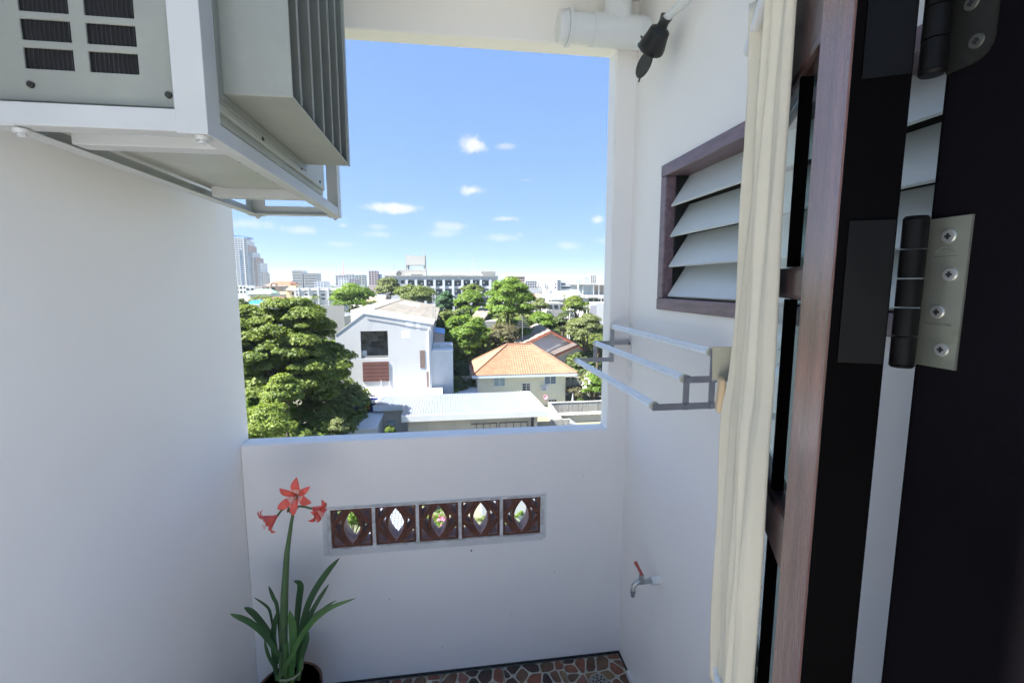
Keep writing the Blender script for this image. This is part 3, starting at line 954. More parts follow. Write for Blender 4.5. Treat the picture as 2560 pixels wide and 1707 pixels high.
def flower(center, axis, upv, R, name_label, openness=.8, seed=0):
    rr = random.Random(seed)
    fr_ = MB(); axis = Vector(axis).normalized(); upv = Vector(upv); upv = (upv - axis * upv.dot(axis)).normalized(); rt = axis.cross(upv)
    flo = None
    for k in range(6):
        a = math.pi / 3 * k + rr.uniform(-.12, .12); rad = upv * math.cos(a) + rt * math.sin(a); tng = axis.cross(rad)
        Lp = R * (1.0 if k % 2 == 0 else .95) * rr.uniform(.9, 1.1); wd = R * (.46 if k % 2 == 0 else .36)
        vs_ = []; mats_i = []
        K = 9
        curl = rr.uniform(.2, .75)
        for i in range(K + 1):
            t = i / K
            out_ = Lp * (t ** .9) * openness
            fwd_ = Lp * (.62 * (1 - openness) + .42) * math.sin(t * math.pi * .62) - Lp * curl * .38 * max(0, t - .6) ** 1.2 * 2
            w_ = wd * math.sin(max(.08, min(1, t * .93 + .07)) * math.pi) ** .8 * (1 if t < .97 else .35)
            c = center + rad * out_ + axis * fwd_
            vs_ += [c - tng * w_ * .5 + axis * w_ * .14, c - axis * .001, c + tng * w_ * .5 + axis * w_ * .14]
        pb = MB()
        fs0 = [(i * 3 + s_, i * 3 + s_ + 1, i * 3 + s_ + 4, i * 3 + s_ + 3) for i in range(K) for s_ in (0, 1)]
        pb.add(vs_, fs0); pb.mi = [1 if (i // 2) < 3 and k % 2 == 0 and name_label == 'front' else 0 for i in range(len(fs0))]
        p_ = pb.build('petal' if flo is not None else 'flower', [petal, petal_white], pl if flo is None else flo, smooth=80)
        so_ = p_.modifiers.new('thick', 'SOLIDIFY'); so_.thickness = .0009
        if flo is None: flo = p_
    for k in range(5):
        a = 2 * math.pi * k / 5; rad = upv * math.cos(a) + rt * math.sin(a)
        b = MB(); e_ = center + axis * R * .75 + rad * R * .10 - upv * R * .1
        b.tube([center, center + axis * R * .4 + rad * R * .04, e_], .0011, 5); b.ball(e_, .0026, nu=6, nv=4); b.build('stamen', petal_white, flo, smooth=True)
    return flo


F1, F2, F3 = c6(535, 180, -.03), c6(345, 338, -.02), c6(682, 268, -.02)
flower(F1 + Vector((0, .012, 0)), (.02, -1, .10), (0, 0, 1), .074, 'front', .98, 1)
flower(F2 + Vector((.026, 0, .006)), (-.62, -.35, -.30), (.2, 0, 1), .078, 'left', .72, 2)
flower(F3 + Vector((-.012, 0, .004)), (.60, -.30, -.25), (0, 0, 1), .072, 'right', .72, 5)
hub = c6(512, 312)
for pts_ in ([hub, c6(515, 270), c6(528, 225, -.01), F1], [hub, c6(495, 275), c6(468, 258, -.005), c6(425, 285, -.01), c6(396, 325, -.015), F2 + Vector((.022, 0, .004))], [hub, c6(530, 280), c6(556, 252, -.005), c6(600, 256, -.01), c6(640, 268, -.015), F3]):
    b = MB(); b.tube(pts_, [.0055] + [.0042] * (len(pts_) - 2) + [.0062], 8); b.build('flower_stalk', stem_mat, pl, smooth=True)
b = MB(); b.tube([hub, c6(490, 285), c6(476, 290), c6(470, 275)], [.004, .006, .007, .002], 8); b.build('dry_bract', M('dry_bract', (.16, .09, .06), .8), pl, smooth=True)

# ------------------------------------------------------------------ door jamb, hinges, glazed door, curtain
JX, JY = .342, .296
dj = root('door_frame', (JX + .1, 0, ZF), 'near black door frame post filling the right edge of the view', 'door frame')
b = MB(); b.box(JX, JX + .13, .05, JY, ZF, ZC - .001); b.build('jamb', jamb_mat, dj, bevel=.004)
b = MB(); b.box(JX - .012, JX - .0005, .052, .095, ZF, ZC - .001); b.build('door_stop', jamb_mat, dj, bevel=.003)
BETA = math.radians(19)
ang = BETA + YAW
du = Vector((math.sin(ang), math.cos(ang), 0))
dn = Vector((-math.cos(ang), math.sin(ang), 0))         # towards the balcony
N1 = Vector((.286, .313, 0))
DT = .036
DL = .53


def dp(s_, p, z):
    return N1 + du * s_ + dn * p + Vector((0, 0, z))


def dbox(s0, s1, p0, p1, z0, z1):
    b = MB()
    b.hexa([dp(s0, p0, z0), dp(s1, p0, z0), dp(s1, p1, z0), dp(s0, p1, z0), dp(s0, p0, z1), dp(s1, p0, z1), dp(s1, p1, z1), dp(s0, p1, z1)])
    return b


DZ0_, DZ1_ = ZF + .03, .80
door = root('glazed_door', tuple(dp(.26, -.02, DZ0_)), 'dark wooden door with small glass panes standing open beside the curtain', 'door')
SW = .092
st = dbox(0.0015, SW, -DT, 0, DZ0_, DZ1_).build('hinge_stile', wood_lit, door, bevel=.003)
dbox(-.0015, .001, -DT + .0005, -.0006, DZ0_, DZ1_).build('hinge_edge', wood_black, st)  # stile edge coloured near black for the shade of the room it faces
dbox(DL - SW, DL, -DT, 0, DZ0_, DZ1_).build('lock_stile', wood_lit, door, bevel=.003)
zr = [(DZ0_, DZ0_ + .22)]


def zat(px, py, s_, p=0):
    d = px_dir(px, py)
    q = dp(s_, p, 0)
    return d.z * (q.y / d.y)


RAILS = []
for (pa, pb_) in ((663, 752), (1288, 1420)):
    RAILS.append((zat(2000, pb_, SW + .02), zat(2000, pa, SW + .02)))
RAILS.append((RAILS[1][0] - .28, RAILS[1][0] - .235))
RAILS.append((zat(2030, 100, SW + .01), DZ1_))
print('door rails', RAILS, [zat(1890, 120, .5, .03), zat(1805, 1610, .5, .03)])
RAILS.append((DZ0_, DZ0_ + .24))
RAILS.sort()
for i, (z0, z1) in enumerate(RAILS):
    dbox(SW + .0004, DL - SW - .0004, -DT + .003, -.003, z0, z1).build('rail', M('dark_rail_wood', (.085, .048, .042), .28, .3, 3, .15, 30, spec=.5, stretch=(14, 14, 1)), door, bevel=.006)
for i in range(len(RAILS) - 1):
    z0, z1 = RAILS[i][1], RAILS[i + 1][0]
    g_ = dbox(SW + .001, DL - SW - .001, -.0225, -.0185, z0 + .0005, z1 - .0005).build('pane', pane_mat, door)
    for (s0, s1) in ((SW + .0006, SW + .008), (SW + .090, SW + .096)):
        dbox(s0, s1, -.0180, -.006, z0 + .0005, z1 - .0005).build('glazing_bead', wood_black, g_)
# hinges


def hinge(zb, zt, plate_mat, name, rounded=False):
    h = MB()
    hx, hy = .3275, .2915
    kn_ = 5
    hh = (zt - zb) / kn_
    hb = None
    for k in range(kn_):
        b = MB(); b.cyl((hx, hy, zb + k * hh + .0005), (hx, hy, zb + (k + 1) * hh - .0005), .0075, n=18)
        o = b.build('hinge_knuckle' if hb is not None else 'hinge', hinge_dark, dj if hb is None else hb, smooth=True)
        if hb is None: hb = o
    b = MB(); b.cyl((hx, hy, zt), (hx, hy, zt + .002), .0078, .0065, 18); b.cyl((hx, hy, zb - .002), (hx, hy, zb), .0065, .0078, 18); b.build('hinge_pin', hinge_dark, hb, smooth=True)
    b = MB()
    y1 = JY - .003; y0 = y1 - .0275
    if rounded:
        poly = [(JX - .0022, y1, zb), (JX - .0022, y0 + .012, zb)] + [(JX - .0022, y0 + .012 - .012 * math.sin(a), zb + .012 - .012 * math.cos(a)) for a in (.4, .8, 1.2, 1.57)] + [(JX - .0022, y0, zt), (JX - .0022, y1, zt)]
    else:
        poly = [(JX - .0022, y1, zb), (JX - .0022, y0, zb), (JX - .0022, y0, zt), (JX - .0022, y1, zt)]
    b.prism(poly, (.0018, 0, 0)); lf = b.build('hinge_plate', plate_mat, hb)
    n_s = 4
    for k in range(n_s):
        z = zt - (zt - zb) * (.125 + .25 * k)
        y = y1 - (.0125 if k in (0, 2) else .018) - (.002 if k == 0 else 0)
        b = MB(); b.cyl((JX - .0022, y, z), (JX - .0034, y, z), .0046, .0042, 16); 
        b.m = 1; b.box(JX - .0038, JX - .0033, y - .0020, y + .0020, z - .0007, z + .0007); b.box(JX - .0039, JX - .00335, y - .0007, y + .0007, z - .0020, z + .0020)
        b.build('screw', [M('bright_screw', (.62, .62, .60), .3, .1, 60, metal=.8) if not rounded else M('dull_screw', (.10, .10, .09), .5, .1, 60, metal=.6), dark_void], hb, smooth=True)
    # leaf on the door edge
    b = MB()
    q = [dp(-.0020, -DT + .002, zb), dp(-.0020, -.006, zb), dp(-.0036, -.006, zb), dp(-.0036, -DT + .002, zb)]
    b.prism(q, (0, 0, zt - zb)); b.build('hinge_leaf', hinge_dark, hb)
    return hb, y0, y1


hz_b, hz_t = at(2262, 905, .300).z, at(2262, 552, .300).z
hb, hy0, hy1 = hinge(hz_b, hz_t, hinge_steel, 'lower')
# stamped marks on the plate
for txt, zc, sz_ in (('STAINLESS STEEL', hz_b + (hz_t - hz_b) * .285, .0024),):
    cu = bpy.data.curves.new('stamped_lettering', 'FONT'); cu.body = txt; cu.size = sz_; cu.align_x = 'CENTER'; cu.extrude = .00006
    cu.materials.append(M('stamp_ink', (.12, .12, .10), .6))
    to = bpy.data.objects.new('stamped_lettering', cu); COL.objects.link(to); to.parent = hb
    to.location = Vector((JX - .0024, (hy0 + hy1) / 2, zc)) - OFF[hb.name]
    to.rotation_euler = (math.pi / 2, 0, -math.pi / 2)
b = MB()
zc = hz_b + (hz_t - hz_b) * .765
for (ry, rz) in ((.007, .0050), (.0045, .0030)):
    b.tube([(JX - .0023, (hy0 + hy1) / 2 - ry * math.cos(a), zc + rz * math.sin(a)) for a in np.linspace(0, math.pi, 12)], .0003, 4)
b.box(JX - .0025, JX - .0021, hy0 + .006, hy1 - .006, zc - .0022, zc - .0016)
b.build('stamped_emblem', M('stamp_ink', (.12, .12, .10), .6), hb)
uz_b = at(2395, 125, .27).z
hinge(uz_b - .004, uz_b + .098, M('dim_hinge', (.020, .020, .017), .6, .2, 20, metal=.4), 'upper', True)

# curtain on two rods along the inner face of the door
ct = root('curtain', tuple(dp(.36, .03, -.68)), 'cream curtain gathered on white rods along the open door', 'curtain')
CT_T, CT_B = zat(1890, 110, .33, .03), zat(1806, 1615, .33, .03)
prof = []
NC = 220
for i in range(NC + 1):
    t = i / NC
    s_ = .155 + .172 * t
    if t < .56:
        p_ = .006 + .019 * math.sin(math.pi * min(1, t / .56)) ** .55
    elif t < .60:
        p_ = .004
    else:
        p_ = .006 + .023 * math.sin(math.pi * min(1, (t - .60) / .40)) ** .5
    prof.append((s_, p_))
b = MB()
zs = [CT_B - .02 + (CT_T + .03 - CT_B + .02) * k / 60 for k in range(61)]
TIE = zat(1870, 985, .3, .03)
for zi, z in enumerate(zs):
    low = 1 / (1 + math.exp((z - TIE) / .012))           # the cloth is doubled below the tie
    for i, (s_, p_) in enumerate(prof):
        t = i / NC
        env = p_ / .03
        wob = env * (.0050 * math.sin(t * 41 + 1.3 * math.sin(z * 2.1)) + .0016 * math.sin(t * 83 + z * 3.1) + .0020 * math.sin(z * 9 + t * 13) + .0016 * math.sin(z * 23 + t * 31))
        ss = s_ + .005 * math.sin(z * 3.3 + t * 2) + .003 * math.sin(z * 9 + t * 5) - .006 * low * (1 - t)
        pq = max(.005, p_ + wob + low * (.003 + .004 * math.sin(t * 19 + z * 2)))
        b.v.append(tuple(dp(ss, pq, z)))
for zi in range(len(zs) - 1):
    for i in range(NC):
        a = zi * (NC + 1) + i
        b.f.append((a, a + 1, a + NC + 2, a + NC + 1)); b.mi.append(0)
cu_o = b.build('fabric', curtain_mat, ct, smooth=180)
so_ = cu_o.modifiers.new('thick', 'SOLIDIFY'); so_.thickness = .0012
for z in (CT_T, CT_B):
    b = MB(); b.tube([dp(.13, .026, z), dp(.352, .026, z)], .0075, 14); b.ball(dp(.352, .026, z), .0075)
    b.build('curtain_rod', pvc, ct, smooth=True)
q = zat(1830, 905, .338, .03)
b = MB(); b.prism([dp(.336, .012, q - .026), dp(.336, .052, q - .028), dp(.336, .054, q + .022), dp(.336, .012, q + .024)], du * .003)
b.build('tie_patch', tan_cloth, ct, bevel=.001)
q2 = zat(1838, 980, .315, .05)
b = MB(); b.hexa([dp(.300, .036, q2 - .026), dp(.332, .036, q2 - .026), dp(.332, .047, q2 - .026), dp(.300, .047, q2 - .026), dp(.300, .036, q2 + .022), dp(.332, .036, q2 + .022), dp(.332, .045, q2 + .024), dp(.300, .045, q2 + .024)])
b.build('toggle', tan_wood, ct, bevel=.003)

# ================================================================== outside: ground, houses, trees
ground_mat = M('yard_ground', (.16, .16, .12), .9, .35, .06, 0, dirt=(.07, .10, .035), dscale=.045, damt=1, detail=8)
b = MB(); b.add([(-4200, -300, GZ), (4200, -300, GZ), (4200, 6500, GZ), (-4200, 6500, GZ)], [(0, 1, 2, 3)])
tag(b.build('ground', ground_mat, weld=True), 'level ground of yards and lots far below', kind='structure')

white_wall = M('white_house_wall', (.60, .61, .62), .7, .06, .25, .1, 8, stretch=(1, 1, .35), dirt=(.46, .48, .50), dscale=.45, damt=.6)
white_clean = M('white_clean_paint', (.70, .70, .70), .6, .03, .5)
cream_wall = M('cream_house_wall', (.84, .79, .62), .75, .04, .4, dirt=(.76, .71, .56), dscale=.3, damt=.3)
beige_wall = M('beige_render', (.50, .46, .40), .8, .06, .4, dirt=(.38, .36, .32), dscale=.5, damt=.4)
grey_conc = M('stained_concrete', (.38, .37, .345), .9, .15, .8, .2, 6, stretch=(3, 3, .35), dirt=(.13, .13, .12), dscale=1.0, damt=.75)
tower_wall = M('pale_tower_wall', (.60, .60, .62), .7, .05, .1)
pink_wall = M('brick_pink_wall', (.45, .30, .25), .8, .1, .3)
glass_dark = M('dark_window_glass', (.035, .045, .055), .12, .2, .7, spec=.7)
glass_blue = M('blue_window_glass', (.10, .16, .24), .12, .2, .7, spec=.7)
glass_pale = M('pale_window_glass', (.42, .50, .52), .15, .15, 1.2, spec=.6)
frame_white = M('white_window_frame', (.80, .80, .80), .5)
orange_tile = M('orange_roof_tile', (.31, .165, .100), .6, .16, 1.6, dirt=(.25, .125, .075), dscale=3, damt=.4)
orange_ridge = M('orange_ridge_tile', (.26, .135, .085), .6, .1, 2)
metal_roof = M('pale_metal_roof', (.18, .21, .265), .38, .06, .5, spec=.6, dirt=(.19, .22, .27), dscale=.35, damt=.5)
metal_white = M('white_metal_roof', (.62, .64, .66), .42, .03, .5, spec=.5)
old_roof = M('old_cement_roof', (.165, .155, .138), .85, .2, .7, stretch=(1, .3, 1), dirt=(.17, .155, .13), dscale=.8, damt=.6)
brown_roof = M('brown_cement_roof', (.29, .245, .205), .85, .22, .8, dirt=(.15, .125, .10), dscale=1.2, damt=.6)
dark_roof = M('dark_roof_edge', (.09, .075, .07), .8, .2, 1)
red_fascia = M('red_fascia', (.42, .15, .10), .7, .15, 1.5)
maroon = M('maroon_slat', (.16, .075, .065), .6, .2, 3, stretch=(.3, 1, 6))
blue_paint = M('deep_blue_paint', (.035, .045, .30), .6, .15, 1.5)
gold = M('gold_paint', (.55, .38, .06), .4, .2, 4, metal=.3)
bark = M('tree_bark', (.10, .078, .058), .9, .3, 3, .5, 14, stretch=(1, 1, .3))
pole_mat = M('concrete_pole', (.50, .49, .46), .8, .1, 2)
wire_mat = M('aerial_metal', (.42, .43, .44), .5, metal=.5)

UNIT = {}


def unit_box(mat, name='pane'):
    k = (mat.name, name)
    if k not in UNIT:
        b = MB(); b.box(-.5, .5, -.5, .5, 0, 1)
        me = bpy.data.meshes.new(name); me.from_pydata(b.v, [], b.f); me.materials.append(mat); UNIT[k] = me
    return UNIT[k]


def slab(name, mat, parent, x0, x1, y0, y1, z0, z1):
    """part from a shared unit box, given in world coordinates"""
    off = OFF[parent.name] if parent.type == 'EMPTY' else OFF[parent.name]
    return inst(unit_box(mat, name), name, parent, Vector(((x0 + x1) / 2, (y0 + y1) / 2, z0)) - off, (x1 - x0, y1 - y0, z1 - z0))


def roof_sheet(bb, a, b_, c, d, pitch, amp, courses=1, lift=0.0, prof='sine', sub=4):
    a, b_, c, d = Vector(a), Vector(b_), Vector(c), Vector(d)
    nrm = (b_ - a).cross(d - a).normalized()
    U = (b_ - a).normalized()
    for k in range(courses):
        t0, t1 = k / courses, (k + 1) / courses
        rows = []
        n = max(2, int((a.lerp(d, t0) - b_.lerp(c, t0)).length / pitch * sub))
        for (t, lf) in ((t0, lift), (t1, 0)):
            L_, R_ = a.lerp(d, t), b_.lerp(c, t)
            row_ = []
            for i in range(n + 1):
                p = L_.lerp(R_, i / n)
                u = (p - a).dot(U) / pitch
                h = amp * (.5 + .5 * math.sin(2 * math.pi * u)) if prof == 'sine' else amp * (1.0 if (u % 1.0) < .22 else 0)
                row_.append(p + nrm * (h + lf))
            rows.append(row_)
        vs_ = rows[0] + rows[1]
        bb.add(vs_, [(i, i + 1, n + 2 + i, n + 1 + i) for i in range(n)])
        if lift:
            low = [p - nrm * lift for p in rows[0]]
            bb.add(low + rows[0], [(i, i + 1, n + 2 + i, n + 1 + i) for i in range(n)])
    return bb


def windows(parent, x0, x1, y, z0, z1, cols, rows, fx=.6, fz=.6, glass=None, frame=None, sill=False, name='window'):
    glass = glass or glass_dark
    cw, rh = (x1 - x0) / cols, (z1 - z0) / rows
    for r in range(rows):
        for c in range(cols):
            xa, za = x0 + cw * (c + .5 - fx / 2), z0 + rh * (r + .5 - fz / 2)
            if frame:
                f_ = slab(name, frame, parent, xa - .06, xa + cw * fx + .06, y - .05, y + .02, za - .06, za + rh * fz + .06)
                p = inst(unit_box(glass, 'pane'), 'pane', f_, (0, -.5, .06), (.9, .12, .88))
            else:
                slab(name, glass, parent, xa, xa + cw * fx, y - .04, y + .02, za, za + rh * fz)


# ---------------------------------------------------------------- trees
def leaf_mesh(name, mat, pos, nrm, size, seed):
    rg = np.random.default_rng(seed)
    n = len(pos)
    nrm = nrm / (np.linalg.norm(nrm, axis=1, keepdims=True) + 1e-9)
    r = rg.normal(size=(n, 3))
    t = np.cross(nrm, r); t /= (np.linalg.norm(t, axis=1, keepdims=True) + 1e-9)
    q = np.cross(nrm, t)
    s = (size * rg.uniform(.55, 1.35, n))[:, None]
    l, w = t * s * .62, q * s * .36
    bend = nrm * s * .16
    v = np.empty((n, 4, 3), np.float32)
    v[:, 0] = pos - l - bend; v[:, 1] = pos - w; v[:, 2] = pos + l - bend; v[:, 3] = pos + w
    me = bpy.data.meshes.new(name)
    me.vertices.add(n * 4); me.vertices.foreach_set('co', v.reshape(-1))
    me.loops.add(n * 4); me.loops.foreach_set('vertex_index', np.arange(n * 4, dtype=np.int32))
    me.polygons.add(n); me.polygons.foreach_set('loop_start', np.arange(0, n * 4, 4, dtype=np.int32))
    try:
        me.polygons.foreach_set('loop_total', np.full(n, 4, dtype=np.int32))
    except Exception:
        pass
    me.materials.append(mat)
    me.update(calc_edges=True)
    return me


def crown_points(ells, nblob, nleaf, blob_r, seed, flat=.62, hollow=.75, droop=0):
    rg = np.random.default_rng(seed)
    wts = np.array([e[3] * e[5] + e[3] * e[4] for e in ells]); wts = wts / wts.sum()
    cs = []
    for i in range(nblob):
        e = ells[rg.choice(len(ells), p=wts)]
        d = rg.normal(size=3); d /= np.linalg.norm(d)
        if d[2] < -.35: d[2] = -d[2] * .6
        k = rg.uniform(hollow, 1.0)
        cs.append((e[0] + d[0] * e[3] * k, e[1] + d[1] * e[4] * k, e[2] + d[2] * e[5] * k, *(d * 1.0), rg.uniform(.55, 1.25)))
    cs = np.array(cs)
    idx = rg.choice(nblob, nleaf, p=(cs[:, 6] ** 2) / (cs[:, 6] ** 2).sum())
    d = rg.normal(size=(nleaf, 3)); d /= np.linalg.norm(d, axis=1, keepdims=True)
    d[:, 2] = np.where(d[:, 2] < -.2, -d[:, 2] * .5, d[:, 2])
    rad = blob_r * cs[idx, 6] * (1 - np.abs(rg.normal(0, .28, nleaf)))
    pos = cs[idx, :3] + d * rad[:, None] * np.array([1, 1, flat])
    nr = d * .8 + cs[idx, 3:6] * .3 + np.array([0, 0, .45]) + rg.normal(0, .38, (nleaf, 3))
    return pos, nr, cs


def tree(label, px0, px1, py0, py1, Y, mat, nleaf=12000, leaf=.30, nblob=70, blob=.22, seed=1, name='tree', ells=None, flat=.62, trunk_r=.25, hollow=.72, group=None, dy=None):
    a, c = at(px0, py0, Y), at(px1, py1, Y)
    W, H = c.x - a.x, a.z - c.z
    cx_, cz_ = (a.x + c.x) / 2, (a.z + c.z) / 2
    dep = dy or W * .5
    br = blob * min(W, H * 1.4)
    if ells is None:
        ells = [(cx_, Y, cz_, W / 2 - br * .7, dep - br * .5, H / 2 - br * flat * .6)]
    else:
        ells = [(a.x + W * e[0], Y + e[4] * W, c.z + H * e[1], W * e[2], W * e[2], H * e[3]) for e in ells]
    rt = root(name, (cx_, Y, GZ), label, 'tree', group=group)
    pos, nr, cs = crown_points(ells, nblob, nleaf, br, seed, flat, hollow)
    o = bpy.data.objects.new('crown', leaf_mesh('crown', mat, pos - np.array([cx_, Y, GZ]), nr, leaf, seed))
    COL.objects.link(o); o.parent = rt; OFF[o.name] = OFF[rt.name]
    b = MB()
    rg = random.Random(seed)
    fork = Vector((cx_, Y, GZ + (cz_ - H * .28 - GZ) * .9))
    b.tube([(cx_ + rg.uniform(-.3, .3), Y, GZ), (cx_ + rg.uniform(-.2, .2), Y, (GZ + fork.z) / 2), fork], [trunk_r * 1.25, trunk_r, trunk_r * .8], 9)
    for k in rg.sample(range(len(cs)), min(11, len(cs))):
        e = Vector(cs[k, :3]); m = fork.lerp(e, .5) + Vector((rg.uniform(-.4, .4), rg.uniform(-.4, .4), H * .06))
        b.tube([fork - Vector((0, 0, .3)), m, e], [trunk_r * .5, trunk_r * .3, trunk_r * .08], 6)
    b.build('trunk', bark, rt, smooth=True)
    return rt


LM = {
    'rain': leaf_mat('rain_tree_leaf', (0.061, 0.113, 0.022), (0.213, 0.271, 0.050), 0.40),
    'mango': leaf_mat('mango_leaf', (0.074, 0.135, 0.025), (0.271, 0.340, 0.066), 0.38),
    'bright': leaf_mat('bright_leaf', (0.083, 0.162, 0.022), (0.196, 0.304, 0.050), 0.44),
    'mid': leaf_mat('mid_leaf', (0.080, 0.126, 0.035), (0.187, 0.230, 0.066), 0.40),
    'dark': leaf_mat('dark_leaf', (0.041, 0.078, 0.026), (0.108, 0.141, 0.046), 0.36),
    'blue': leaf_mat('bluish_leaf', (0.038, 0.100, 0.048), (0.089, 0.174, 0.083), 0.38),
    'olive': leaf_mat('olive_leaf', (0.111, 0.144, 0.048), (0.207, 0.245, 0.099), 0.35),
    'dry': leaf_mat('dry_leaf', (.085, .085, .045), (.190, .180, .100), 0.35),
}

# --- the big spreading tree and its neighbours at the left
tree('huge spreading rain tree with layered green tufts at the left of the opening', 520, 886, 735, 1045, 50, LM['rain'], 125000, .28, 260, .10, 5,
     ells=[(.46, .52, .40, .38, 0), (.58, .82, .16, .14, .0), (.30, .74, .24, .17, 0), (.82, .46, .14, .20, -.08), (.82, .42, .14, .2, .05), (.70, .70, .14, .14, 0), (.60, .82, .17, .16, .02), (.56, .80, .15, .15, .05), (.36, .70, .26, .17, .0), (.80, .44, .16, .20, -.10), (.54, .38, .32, .30, -.18), (.25, .40, .22, .35, -.05), (.46, .22, .36, .20, -.05), (.72, .24, .15, .18, -.05)], flat=.5, trunk_r=.45, hollow=.8, name='rain_tree')
tree('yellow green leafy tree in front of the big rain tree', 650, 770, 938, 1040, 41, LM['mango'], 16000, .20, 60, .20, 8, name='mango_tree', trunk_r=.16)
tree('low glossy leafed tree at the bottom left corner of the opening', 560, 742, 1012, 1130, 36, LM['mango'], 20000, .19, 70, .17, 9, name='mango_tree', trunk_r=.16)
tree('thin leafed shrub between the rain tree and the white hut', 812, 880, 1040, 1110, 45, LM['olive'], 3800, .17, 40, .22, 10, name='shrub_tree', trunk_r=.07)
tree('small yellow green bush against the grey shed wall', 955, 993, 1064, 1095, 47.2, LM['mango'], 2600, .14, 22, .26, 11, name='bush', trunk_r=.06)

TR = [
    ('bright green tree behind the long shophouse roof on the left', 822, 938, 708, 790, 118, 'bright', 13000, .42, 60, .19),
    ('greyish olive tree at the left end of the long slab block', 934, 1006, 692, 760, 138, 'olive', 9000, .42, 45, .2),
    ('wide mid green tree below the middle of the slab block', 978, 1096, 711, 775, 126, 'mid', 12000, .42, 60, .2),
    ('bluish dark tree just right of the shophouse roof', 1086, 1140, 722, 800, 104, 'blue', 8000, .38, 40, .22),
    ('bushy green tree in the middle of the grove', 1130, 1216, 722, 800, 100, 'bright', 12000, .38, 50, .2),
    ('round olive treetop in front of the slab block bays', 1152, 1212, 709, 745, 132, 'mid', 7000, .4, 34, .22),
    ('tallest green tree standing at the right end of the slab block', 1206, 1336, 690, 836, 88, 'bright', 30000, .34, 95, .17),
    ('dense tree between the white gable house and the orange roof', 1102, 1222, 770, 960, 79, 'bright', 30000, .32, 100, .17),
    ('small dark tree tucked behind the white house extension', 1084, 1132, 778, 840, 84, 'mid', 6500, .32, 34, .22),
    ('sparse dry brownish tree behind the orange roof', 1214, 1300, 796, 900, 81, 'dry', 7500, .26, 70, .17),
    ('fresh green shrubby tree behind the grey gable house', 1312, 1394, 780, 845, 99, 'bright', 9500, .36, 46, .2),
    ('greyish thinly leafed tree below the white temple hall', 1320, 1374, 745, 790, 116, 'olive', 6000, .36, 40, .2),
    ('vivid flat topped tree in front of the modern white house', 1404, 1480, 740, 800, 101, 'rain', 11000, .36, 46, .2),
    ('dark rounded tree at the right edge of the opening', 1414, 1512, 783, 880, 76, 'olive', 18000, .26, 70, .17),
    ('shadowy small tree left of the dark rounded tree', 1384, 1430, 776, 840, 90, 'dark', 6000, .32, 34, .22),
    ('light leafed tree low at the right edge by the rack', 1468, 1520, 830, 900, 70, 'mid', 7000, .26, 34, .22),
    ('far left tree below the green hipped roof', 590, 624, 742, 790, 135, 'mid', 4500, .42, 26, .26),
    ('low row tree beside the maroon roof', 622, 690, 735, 775, 175, 'olive', 5000, .5, 30, .24),
    ('palm like dark bush under the dense tree by the cream wall', 1128, 1180, 900, 968, 74, 'blue', 6000, .3, 30, .25),
    ('dry bush in the yard right of the orange roof', 1410, 1466, 962, 1000, 66, 'dry', 3800, .18, 30, .24),
]
for i, (lab, x0, x1, y0, y1, Y, lm, nl, ls, nb, br_) in enumerate(TR):
    tree(lab, x0, x1, y0, y1, Y, LM[lm], nl, ls, nb, br_, 30 + i, trunk_r=.2)
# frangipani with white flowers
fg = tree('frangipani shrub with white blossoms in the yard by the fence', 1455, 1512, 932, 1010, 64, LM['bright'], 6500, .26, 40, .22, 77, name='frangipani')
rg = np.random.default_rng(5)
pos, nr, _ = crown_points([(0, 0, 0, 1, 1, 1)], 60, 160, .12, 5, 1, .9)
fa, fc = at(1455, 932, 63.4), at(1512, 1010, 63.4)
pw = pos * np.array([(fc.x - fa.x) / 2, 1.3, (fa.z - fc.z) / 2]) + np.array([(fa.x + fc.x) / 2, 64, (fa.z + fc.z) / 2]) - np.array(OFF[fg.name])
bo = bpy.data.objects.new('blossoms', leaf_mesh('blossoms', M('white_blossom', (.85, .82, .75), .7), pw, nr, .26, 4)); COL.objects.link(bo); bo.parent = fg; bo['kind'] = 'stuff'


def palm(label, px, py, Y, spread, seed, hscale=1.0):
    c = at(px, py, Y)
    rt = root('palm_tree', (c.x, Y, GZ), label, 'palm tree')
    b = MB(); b.tube([(c.x, Y, GZ), (c.x + .2, Y, (GZ + c.z) / 2), c], [.22, .16, .13], 8); b.build('trunk', bark, rt, smooth=True)
    rg = random.Random(seed)
    for k in range(14):
        a = 2 * math.pi * k / 14 + rg.uniform(-.2, .2); up_ = rg.uniform(.1, .9)
        L_ = spread * rg.uniform(.8, 1.1)
        b = MB()
        pts = []
        for i in range(7):
            t = i / 6
            pts.append(c + Vector((math.cos(a) * L_ * t, math.sin(a) * L_ * t, L_ * (up_ * t - (.55 + up_ * .6) * t * t))))
        b.tube(pts, [.04, .035, .03, .025, .02, .015, .01], 5)
        for i in range(1, 7):
            for sgn in (-1, 1):
                for j in range(2):
                    p = pts[i - 1].lerp(pts[i], j / 2 + .25); d = (pts[i] - pts[i - 1]).normalized()
                    sdv = d.cross(Vector((0, 0, 1))).normalized() * sgn
                    e = p + sdv * L_ * .24 + d * L_ * .10 - Vector((0, 0, L_ * .10)); w_ = d * L_ * .03
                    b.add([p - w_, p + w_, e], [(0, 1, 2)])
        b.build('frond', LM['mid'], rt)
    return rt


palm('lone palm rising behind the crown of the rain tree', 786, 742, 120, 2.0, 3)
palm('feathery palm in front of the white temple hall', 1410, 738, 108, 1.3, 4)

